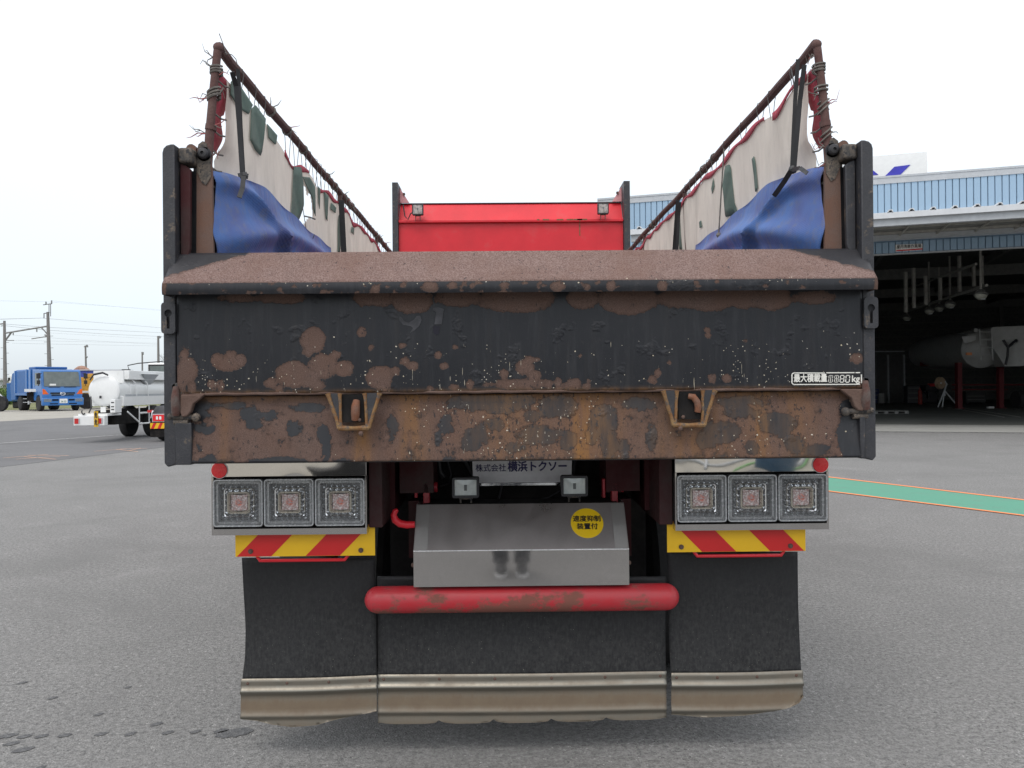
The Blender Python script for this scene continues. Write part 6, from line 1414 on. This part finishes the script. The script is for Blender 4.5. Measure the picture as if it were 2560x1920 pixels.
# local: front at y=0 facing -y, body extends +y
mb = MB(); pr = [(0.02, .55), (.0, 1.15), (.06, 1.30), (.30, 2.42), (.42, 2.50), (1.65, 2.52), (1.75, 2.45), (1.75, .65), (1.25, .62), (1.1, .95), (.5, .95), (.35, .62)]
mb.prism(pr[::-1], 'x', -1.12, 1.12); cb = mb.build('cab', m_gb, gt, bevel=.04)
mb = MB(); mb.add([(-1.0, .082, 1.48), (1.0, .082, 1.48), (.97, .262, 2.36), (-.97, .262, 2.36)], [(0, 1, 2, 3)]); mb.build('windscreen', m_glass, cb, thick=.012, smooth=False)
for x in (-1, 1): lb('side_window', m_glass, cb, (*sorted((x*1.121, x*1.127)), .45, 1.3, 1.55, 2.3)); lb('door_line', m_gb2, cb, (*sorted((x*1.121, x*1.124)), 1.36, 1.39, .95, 2.4))
lb('bumper', m_gb, gt, (-1.15, 1.15, -.12, .12, .34, .80), bevel=.04); lb('lower_grille', m_void, gt, (-.62, -.28, -.126, -.12, .62, .72), (.28, .62, -.126, -.12, .62, .72), (-.75, -.3, -.126, -.12, .42, .48), (.3, .75, -.126, -.12, .42, .48))
gr = lb('grille', m_void, gt, (-.68, .68, -.01, .004, 1.04, 1.12), (-.62, .62, -.012, .004, .93, 1.00)); lb('grille_bar', m_chrome, gr, (-.66, .66, -.02, -.01, 1.0, 1.035))
mb = MB(); mb.tube([(.14*math.cos(t), -.02, 1.03+.09*math.sin(t)) for t in [2*PI*i/16 for i in range(16)]], .015, 5, closed=True); mb.tube([(-.13, -.02, 1.02), (-.05, -.02, 1.05), (.05, -.02, 1.01), (.13, -.02, 1.04)], .02, 5); mb.build('front_emblem', m_chrome, gt)
for x in (-1, 1):
    lb('headlight', m_chrome, gt, (*sorted((x*.66, x*1.08)), -.126, -.12, .56, .74), bevel=.01)
    mb = MB(); pts = [(x*1.10, 1.02), (x*.78, 1.02), (x*.98, 1.30), (x*1.10, 1.34)]; mb.prism(pts if x < 0 else pts[::-1], 'y', -.012, .03); mb.build('indicator', M('amber_indicator', (.75, .13, .02), .3, bmp=0), gt, smooth=False)
    lb('wing_mirror', m_blackplastic, gt, (*sorted((x*1.20, x*1.42)), -.02, .08, 1.95, 2.25), (*sorted((x*1.22, x*1.40)), -.02, .08, 1.62, 1.85), (*sorted((x*1.29, x*1.33)), .0, .05, 1.50, 2.3), (*sorted((x*1.12, x*1.30)), .0, .04, 2.24, 2.28), bevel=.02)
    lwheel(gt, x*.98, .82, .46, .26, m_trimg, sgn=x); lwheel(gt, x*.86, 4.3, .46, .50, m_trimg, sgn=x)
np_ = lb('number_plate', m_white, gt, (-.22, .22, -.135, -.126, .48, .74)); text_mesh('plate_lettering', '26-25', .14, M('plate_green', (.02, .12, .05), .5, bmp=0), np_, (0, -.1365, .57), (1, 0, 0), (0, 0, 1), bold=.003)
lb('wiper', m_blackplastic, gt, (-.75, -.1, .06, .075, 1.43, 1.46), (.1, .8, .06, .075, 1.43, 1.46)); lb('dash_paper', m_white, gt, (-.70, -.35, .062, .07, 1.53, 1.64))
bd_ = lb('compactor_body', m_gb2, gt, (-1.1, 1.1, 1.95, 5.2, .95, 2.55), bevel=.10)
mb = MB(); mb.prism([(5.2, .65), (5.2, 2.45), (5.9, 2.35), (6.3, 1.5), (6.1, .6)], 'x', -1.08, 1.08); mb.build('tail_hopper', m_gb2, gt, bevel=.05)
for x in (-1, 1):
    lb('body_rib', m_gb, bd_, (*sorted((x*1.10, x*1.17)), 1.97, 2.30, .95, 2.55), (*sorted((x*1.10, x*1.15)), 2.75, 2.95, 1.0, 2.55), (*sorted((x*1.10, x*1.15)), 5.0, 5.2, 1.0, 2.5), (*sorted((x*1.10, x*1.15)), 2.3, 5.2, .95, 1.08))
    lb('side_marker', M('amber_indicator', (.75, .13, .02), .3), gt, (*sorted((x*1.171, x*1.18)), 2.1, 2.2, 1.12, 1.22)); lb('guard_rail', m_trimg, gt, (*sorted((x*1.05, x*1.09)), 1.6, 3.7, .50, .54), (*sorted((x*1.05, x*1.09)), 1.6, 3.7, .72, .76), (*sorted((x*1.0, x*1.1)), 2.5, 2.75, .40, .95))
lb('top_duct', m_gb2, gt, (-.9, .9, 1.9, 3.2, 2.55, 2.70), bevel=.04); lb('chassis', m_void, gt, (-.5, .5, .8, 6.0, .50, .92)); 
q = G(164, 1029); Yg = 60; gt.location = (P(157, 1000, Yg).x, Yg, 0); gt.scale = (1.20, 1.20, 1.20); gt.rotation_euler = (0, 0, math.radians(46))

# ---- yellow and blue truck body behind, chassis at the far left
yt = thing('yellow_blue_truck', 'truck with a yellow lower side, white stripe and blue upper body behind the garbage truck', 'truck', tuple(P(245, 1000, 66).xy)+(0,))
Y0 = 66; X = lambda px: P(px, 960, Y0).x; ZZ = lambda py: P(220, py, Y0).z
lb('blue_box', M('violet_blue_panel', (.06, .09, .36), .45, bmp=0), yt, (X(168), X(300), Y0+.2, Y0+2.4, ZZ(960), ZZ(926)), bevel=.05); lb('yellow_side', M('ochre_yellow_paint', (.62, .33, .05), .5, bmp=0), yt, (X(196), X(300), Y0, Y0+2.4, ZZ(990), ZZ(943)), bevel=.03)
lb('yellow_housing', M('ochre_yellow_paint', (.62, .33, .05)), yt, (X(218), X(258), Y0-.02, Y0+.18, ZZ(944), ZZ(934)), bevel=.03)
lb('white_stripe', m_white, yt, (X(196), X(300), Y0-.02, Y0-.002, ZZ(982), ZZ(977))); lb('roof_rail', m_trimw, yt, (X(168), X(300), Y0+.1, Y0+2.4, ZZ(926)+.002, ZZ(924))); lb('underbody', m_void, yt, (X(196), X(290), Y0+.3, Y0+2.2, .4, ZZ(990)))
for px in (214, 280): mb = MB(); mb.lathe([(.3, -.15), (.62, -.15), (.62, .15), (.3, .15)], (X(px), Y0+.1, .62), (0, 1, 0), 20); mb.build('wheel', m_rubber, yt)
mb = MB()
for (px, py, r) in ((196, 922, .22), (204, 919, .28), (214, 922, .2)): mb.ball(P(px, py+3, Y0+1), r*1.3, 10, (1.3, 1, .7))
cv = mb.build('brown_cover', M('brown_sheet', (.32, .19, .14), .8, var=.3), None); tag(cv, 'crumpled brown cover lying on top of the yellow and blue truck', 'cover')
ct = thing('flatbed_chassis', 'bare truck chassis with pale flatbed edge, cut off by the left side of the picture', 'truck chassis', tuple(P(8, 1000, 60).xy)+(0,)); Y0 = 60; ZZ = lambda py: P(10, py, Y0).z
lb('flatbed', m_trimw, ct, (X(-60)*60/66, X(22)*60/66, Y0, Y0+2.2, ZZ(980), ZZ(973))); lb('frame_rail', m_void, ct, (X(-60)*60/66, X(30)*60/66, Y0+.3, Y0+1.6, ZZ(1003), ZZ(981)))
mb = MB(); mb.tube([P(-2, 985, Y0), P(14, 1000, Y0)], .06, 6); mb.build('brace', m_trimw, ct)
for px in (-2, -50): mb = MB(); c = P(px, 1000, Y0); mb.lathe([(.3, -.15), (.58, -.15), (.58, .2), (.3, .2)], (c.x, Y0, .58), (0, 1, 0), 20); mb.build('wheel', m_rubber, ct)
ob = thing('small_blue_cab', 'sliver of another cab with dark mirrors behind the garbage truck tail', 'truck', tuple(P(22, 1000, 70).xy)+(0,))
lb('cab', m_gb2, ob, (P(16, 960, 70).x, P(40, 960, 70).x, 70, 72, .6, P(20, 958, 70).z), bevel=.05); lb('upper_cab', m_w2, ob, (P(20, 960, 70).x, P(40, 960, 70).x, 70.1, 72, P(20, 958, 70).z+.01, P(20, 937, 70).z), bevel=.05); lb('mirror', m_blackplastic, ob, (P(17, 0, 70).x, P(21, 0, 70).x, 69.8, 69.9, P(20, 952, 70).z, P(20, 944, 70).z)); lb('wheel_block', m_rubber, ob, (P(20, 0, 70).x, P(36, 0, 70).x, 70.2, 71.5, .02, .6), bevel=.1)

# ================================================================== POLES, WIRES, TREES
m_pole = M('weathered_pole_concrete', (0.20, 0.19, 0.19), .8, var=.15); m_pw = M('pole_hardware', (.22, .22, .23), .6); m_wr = M('overhead_wire', (.10, .10, .11), .6)
def zY(px, py, Y): return P(px, py, Y)
def pole(pxt, pyt, pxb, Y, r0_, r1_, label, extra, steps=True):
    t_ = P(pxt, pyt, Y); b_ = P(pxb, 940, Y); b_.z = 0; dx = (b_-t_); bot = t_+dx*1.0; bot = Vector((b_.x, Y, 0))
    th = thing('utility_pole', label, 'utility pole', tuple(bot), 'railway and utility poles')
    mb = MB(); mb.tube([bot, t_], [r0_, r1_], 12); mb.build('shaft', m_pole, th)
    if steps:
        mb = MB()
        for k in range(8):
            c = bot+(t_-bot)*(.28+.065*k); sg = 1 if k % 2 else -1; mb.tube([c, c+Vector((sg*(r0_+.25), 0, 0))], .035, 4)
        mb.build('climbing_step', m_pw, th)
    mb = MB(); extra(mb, Y); mb.build('cross_arm', m_pw, th); return th
T = lambda mb, pts, Y, r=.05: mb.tube([P(x, y, Y) for x, y in pts], r, 5)
def eA(mb, Y):
    T(mb, [(108, 762), (130, 759)], Y, .06); T(mb, [(115, 761), (115, 754)], Y, .08); T(mb, [(129, 759), (129, 751)], Y, .08); T(mb, [(122.5, 790), (122.5, 760)], Y, .05); T(mb, [(126.5, 791), (126.5, 760)], Y, .05)
    T(mb, [(109, 784), (124, 781)], Y, .06); T(mb, [(110, 785), (110, 796)], Y, .06); T(mb, [(112, 837), (119, 840)], Y, .1); T(mb, [(79, 847), (118, 841)], Y, .06); T(mb, [(103, 819), (118, 834)], Y, .07); T(mb, [(105, 819), (119, 838)], Y, .05); T(mb, [(92, 822), (92, 830)], Y, .07)
pole(119.5, 780, 125.5, 100, .30, .16, 'thick railway pole with climbing steps rising behind the blue garbage truck', eA)
def eB(mb, Y):
    T(mb, [(0, 810), (10, 809)], Y, .09); T(mb, [(2, 815), (10, 814)], Y, .05); T(mb, [(15, 848), (26, 832)], Y, .07); T(mb, [(16, 850), (30, 831)], Y, .05); T(mb, [(15, 851), (35, 851)], Y, .05); T(mb, [(33, 832), (33, 838)], Y, .07)
pole(11, 802, 13, 105, .27, .15, 'railway pole with climbing steps at the left edge of the picture', eB)
mb = MB(); T(mb, [(14.6, 832.5), (118, 815.5)], 102, .10); tag(mb.build('gantry_beam', m_pw, None), 'slanting steel beam joining the two railway poles', 'gantry beam')
pole(213.5, 864, 216.5, 190, .26, .18, 'slim utility pole with a lantern, between the garbage truck and the white tanker', lambda mb, Y: (T(mb, [(210, 867), (220, 866)], Y, .12), T(mb, [(217, 862), (219, 868)], Y, .2), T(mb, [(215, 892), (218, 893)], Y, .25)), False)
pole(355.5, 880, 356, 210, .22, .18, 'short thin pole with a small head above the tanker hand rails', lambda mb, Y: (T(mb, [(354, 881), (359, 882)], Y, .2), T(mb, [(357, 885), (359, 885)], Y, .2)), False)
pole(395.5, 840, 396.5, 170, .30, .2, 'utility pole beside the bare tree, just left of the dump truck', lambda mb, Y: (T(mb, [(393, 843), (403, 842)], Y, .14), T(mb, [(398, 840), (399, 846)], Y, .2)), False)
wl = [[(0, 798, 70), (109, 795, 100)], [(112, 796, 100), (280, 809, 140), (430, 822, 170)], [(0, 752, 75), (114, 754.5, 100), (430, 776, 190)], [(129, 752, 100), (430, 779, 190)], [(13, 810, 105), (120, 818.5, 110), (430, 833, 165)], [(13, 814.5, 105), (120, 825.5, 110), (280, 836, 150), (430, 842.5, 170)],
      [(33, 838, 105), (92, 842, 105), (200, 850, 130), (396, 861, 165)], [(20, 851, 105), (80, 851.5, 105), (200, 854, 130), (396, 858, 165)], [(30, 858, 105), (120, 860, 105), (396, 865, 165)], [(120, 832, 110), (396, 848, 165)]]
desc = ['uppermost left', 'thick upper', 'thin topmost', 'second topmost', 'pale middle', 'dark middle', 'thin catenary', 'thin contact', 'lowest', 'faint middle']
for k, pts in enumerate(wl):
    mb = MB(); q = [P(x, y, Y) for x, y, Y in pts]; mb.tube(q, .020 if k in (1, 4, 5, 0) else .009, 4)
    tag(mb.build('overhead_wire', m_wr, None), '%s overhead wire strung from the railway poles across the pale sky' % desc[k], 'wire', 'overhead wires')
# bare tree
def branchtree(base, h, seed, name, label, cat):
    r = random.Random(seed); t = thing(name, label, cat, tuple(base)); mb = MB(); tw = MB()
    def br(p, d, l, rad, lev):
        n = 4; pts = [p]; dd = d.copy()
        for i in range(n): dd = (dd+Vector((r.uniform(-.25, .25), r.uniform(-.25, .25), r.uniform(-.06, .14)))).normalized(); pts.append(pts[-1]+dd*l/n)
        (mb if lev < 2 else tw).tube(pts, [rad*(1-.5*i/n) for i in range(n+1)], 5 if lev < 2 else 3, caps=False)
        if lev < 5:
            for k in range(r.randint(2, 4)): q = pts[r.randint(2, n)]; a = (dd+Vector((r.uniform(-.9, .9), r.uniform(-.9, .9), r.uniform(-.15, .6)))).normalized(); br(q, a, l*r.uniform(.55, .78), rad*.5, lev+1)
    br(Vector(base), Vector((0, 0, 1)), h*.34, h*.03, 0); mb.build('trunk', M('bare_bark', (.12, .11, .105), .9), t); tw.build('twig', M('bare_bark', (.12, .11, .105)), t); return t
b = P(432, 960, 120); branchtree((b.x, 120, 0), 9.5, 5, 'bare_tree', 'leafless tree with fine spreading twigs beside the dump truck tailgate', 'tree')
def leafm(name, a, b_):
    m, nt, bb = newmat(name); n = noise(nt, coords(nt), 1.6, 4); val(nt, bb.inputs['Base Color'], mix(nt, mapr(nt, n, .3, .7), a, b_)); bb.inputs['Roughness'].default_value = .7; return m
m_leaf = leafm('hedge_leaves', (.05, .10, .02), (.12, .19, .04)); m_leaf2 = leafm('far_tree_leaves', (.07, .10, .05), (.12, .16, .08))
def bush(c, rx, ry, rz, n, mat, label, name='bush', size=.12, grp=None):
    r = random.Random(int(abs(c[0])*10)+3); mb = MB(); c = Vector(c)
    t = thing(name, label, 'bush', (c.x, c.y, 0), grp)
    for k in range(n):
        u = Vector((r.gauss(0, 1), r.gauss(0, 1), r.gauss(0, 1))).normalized(); rad = r.random()**.35*(.78+.25*math.sin(u.x*7+u.z*5+c.x)); p = c+Vector((u.x*rx, u.y*ry, u.z*rz))*rad
        if p.z < .03: p.z = .03+r.random()*.2
        a = Vector((r.gauss(0, 1), r.gauss(0, 1), r.gauss(0, 1))).normalized(); b2 = a.orthogonal().normalized(); s_ = size*r.uniform(.6, 1.4); mb.add([p-a*s_, p+b2*s_*.5, p+a*s_, p-b2*s_*.5], [(0, 1, 2, 3)])
    mb.build('foliage', mat, t, smooth=False)
    mb = MB(); mb.tube([(c.x, c.y, 0), (c.x, c.y, c.z+rz*.4)], [.12, .05], 6); mb.build('stem', M('bare_bark', (.12, .11, .105)), t)
for k, (px, lb_) in enumerate(((-30, 'green hedge bush outside the left edge of the lot'), (4, 'green hedge bush behind the flatbed chassis at the left edge'), (34, 'green hedge bush right behind the garbage truck tail'))):
    b = P(px, 970, 90); bush((b.x, 90, .9), 1.9, 1.5, 1.25, 1500, m_leaf, lb_, grp='hedge bushes at the left edge of the lot')
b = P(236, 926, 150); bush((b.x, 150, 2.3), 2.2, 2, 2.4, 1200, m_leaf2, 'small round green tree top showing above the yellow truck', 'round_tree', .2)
# far building and low wood on the horizon
fb = thing('far_shed', 'low white roofed shed far behind the lot at the left edge', 'shed', tuple(P(10, 960, 130).xy)+(0,)); a, b = P(-60, 940, 130), P(30, 940, 130)
lb('wall', m_trimg, fb, (a.x, b.x, 130, 138, 0, P(0, 951, 130).z)); lb('roof', m_trimw, fb, (a.x-.5, b.x+.5, 129.5, 138.5, P(0, 951, 130).z+.01, P(0, 946, 130).z))
r = random.Random(9); mb = MB()
for k in range(16000):
    x = r.uniform(-330, 330); y = 330+r.uniform(-8, 8); h = 3.0+1.8*math.sin(x*.07)+1.0*math.sin(x*.31+2)+.6*math.sin(x*.9); z = h*r.random()**.6; s_ = r.uniform(.25, .6); a = Vector((r.gauss(0, 1), r.gauss(0, .5), r.gauss(0, 1))).normalized(); b2 = Vector((0, 1, 0)).cross(a).normalized(); p = Vector((x, y, max(.1, z)))
    mb.add([p-a*s_, p+b2*s_*.6, p+a*s_, p-b2*s_*.6], [(0, 1, 2, 3)])
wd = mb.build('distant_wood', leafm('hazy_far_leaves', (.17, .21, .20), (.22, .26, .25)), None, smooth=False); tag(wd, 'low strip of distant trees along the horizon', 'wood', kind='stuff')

# ================================================================== BEHIND THE PHOTOGRAPHER (seen mirrored in the stainless panels)
sheet('gravel_yard', [Vector(p) for p in ((-40, -7.2, 0), (40, -6.2, 0), (60, -60, 0), (-60, -60, 0))], .006, m_gravel)
rb_ = random.Random(21)
for k, (x, y, a, l) in enumerate(((1.6, -8.5, .35, 4.5), (3.6, -9.6, .25, 5.0), (5.6, -9.0, -.5, 4.2))):
    mb = MB(); d = Vector((math.sin(a), -math.cos(a), 0)); mb.tube([Vector((x, y, .07)), Vector((x, y, .07))+d*l], .06, 10)
    tag(mb.build('steel_pipe', m_trimg, None), '%s grey steel pipe lying on the gravel behind the photographer' % ('nearest', 'longest', 'slanting')[k], 'pipe', 'pipes lying behind the photographer')
mb = MB(); mb.tube([(4+t*.5, -8.2+.6*math.sin(t*1.1)-t*.12, .04) for t in [i*.3 for i in range(28)]], .035, 6); tag(mb.build('green_hose', M('green_hose', (.15, .40, .12), .5), None), 'long green hose winding over the gravel behind the photographer', 'hose')
mb = MB(); mb.lathe([(.02, 0), (.29, 0), (.30, .02), (.29, .3), (.30, .31), (.29, .32), (.29, .6), (.30, .61), (.29, .62), (.30, .88), (.02, .88)], (4.4, -7.0, 0.006), (0, 0, 1), 24); tag(mb.build('oil_drum', M('drum_blue', (.05, .10, .16), .5), None), 'dark blue oil drum added out of view on the gravel behind the photographer', 'drum')  # unseen drum, added to give the stainless panels more to reflect
for k, x in enumerate((-1.9, -2.6)):
    mb = MB(); mb.lathe([(.28, -.14), (.46, -.14), (.52, -.10), (.52, .10), (.46, .14), (.28, .14)], (x, -7.4, .15), (0, 0, 1), 28)
    tag(mb.build('spare_tyre', m_rubber, None), '%s of two spare tyres lying behind the photographer' % ('nearer' if k == 0 else 'farther'), 'tyre', 'spare tyres behind the photographer')
for k in range(7):
    x = -22+k*7.0; mb = MB(); h = 3.5+rb_.random()*2
    t = thing('yard_shrub', 'leafy shrub %s in the row behind the photographer' % ('first', 'second', 'third', 'fourth', 'fifth', 'sixth', 'last')[k], 'shrub', (x, -34, 0), 'shrubs behind the photographer')
    for _ in range(700):
        u = Vector((rb_.gauss(0, 1), rb_.gauss(0, 1), rb_.gauss(0, 1))).normalized(); p = Vector((x, -34, h*.5))+Vector((u.x*2.6, u.y*2, u.z*h*.5))*rb_.random()**.4; a = Vector((rb_.gauss(0, 1), rb_.gauss(0, 1), rb_.gauss(0, 1))).normalized(); b2 = a.orthogonal().normalized(); p.z = max(.05, p.z)
        mb.add([p-a*.22, p+b2*.11, p+a*.22, p-b2*.11], [(0, 1, 2, 3)])
    mb.build('foliage', m_leaf, t, smooth=False); mb = MB(); mb.tube([(x, -34, 0), (x, -34, h*.7)], [.12, .04], 6); mb.build('stem', M('bare_bark', (.12, .11, .105)), t)
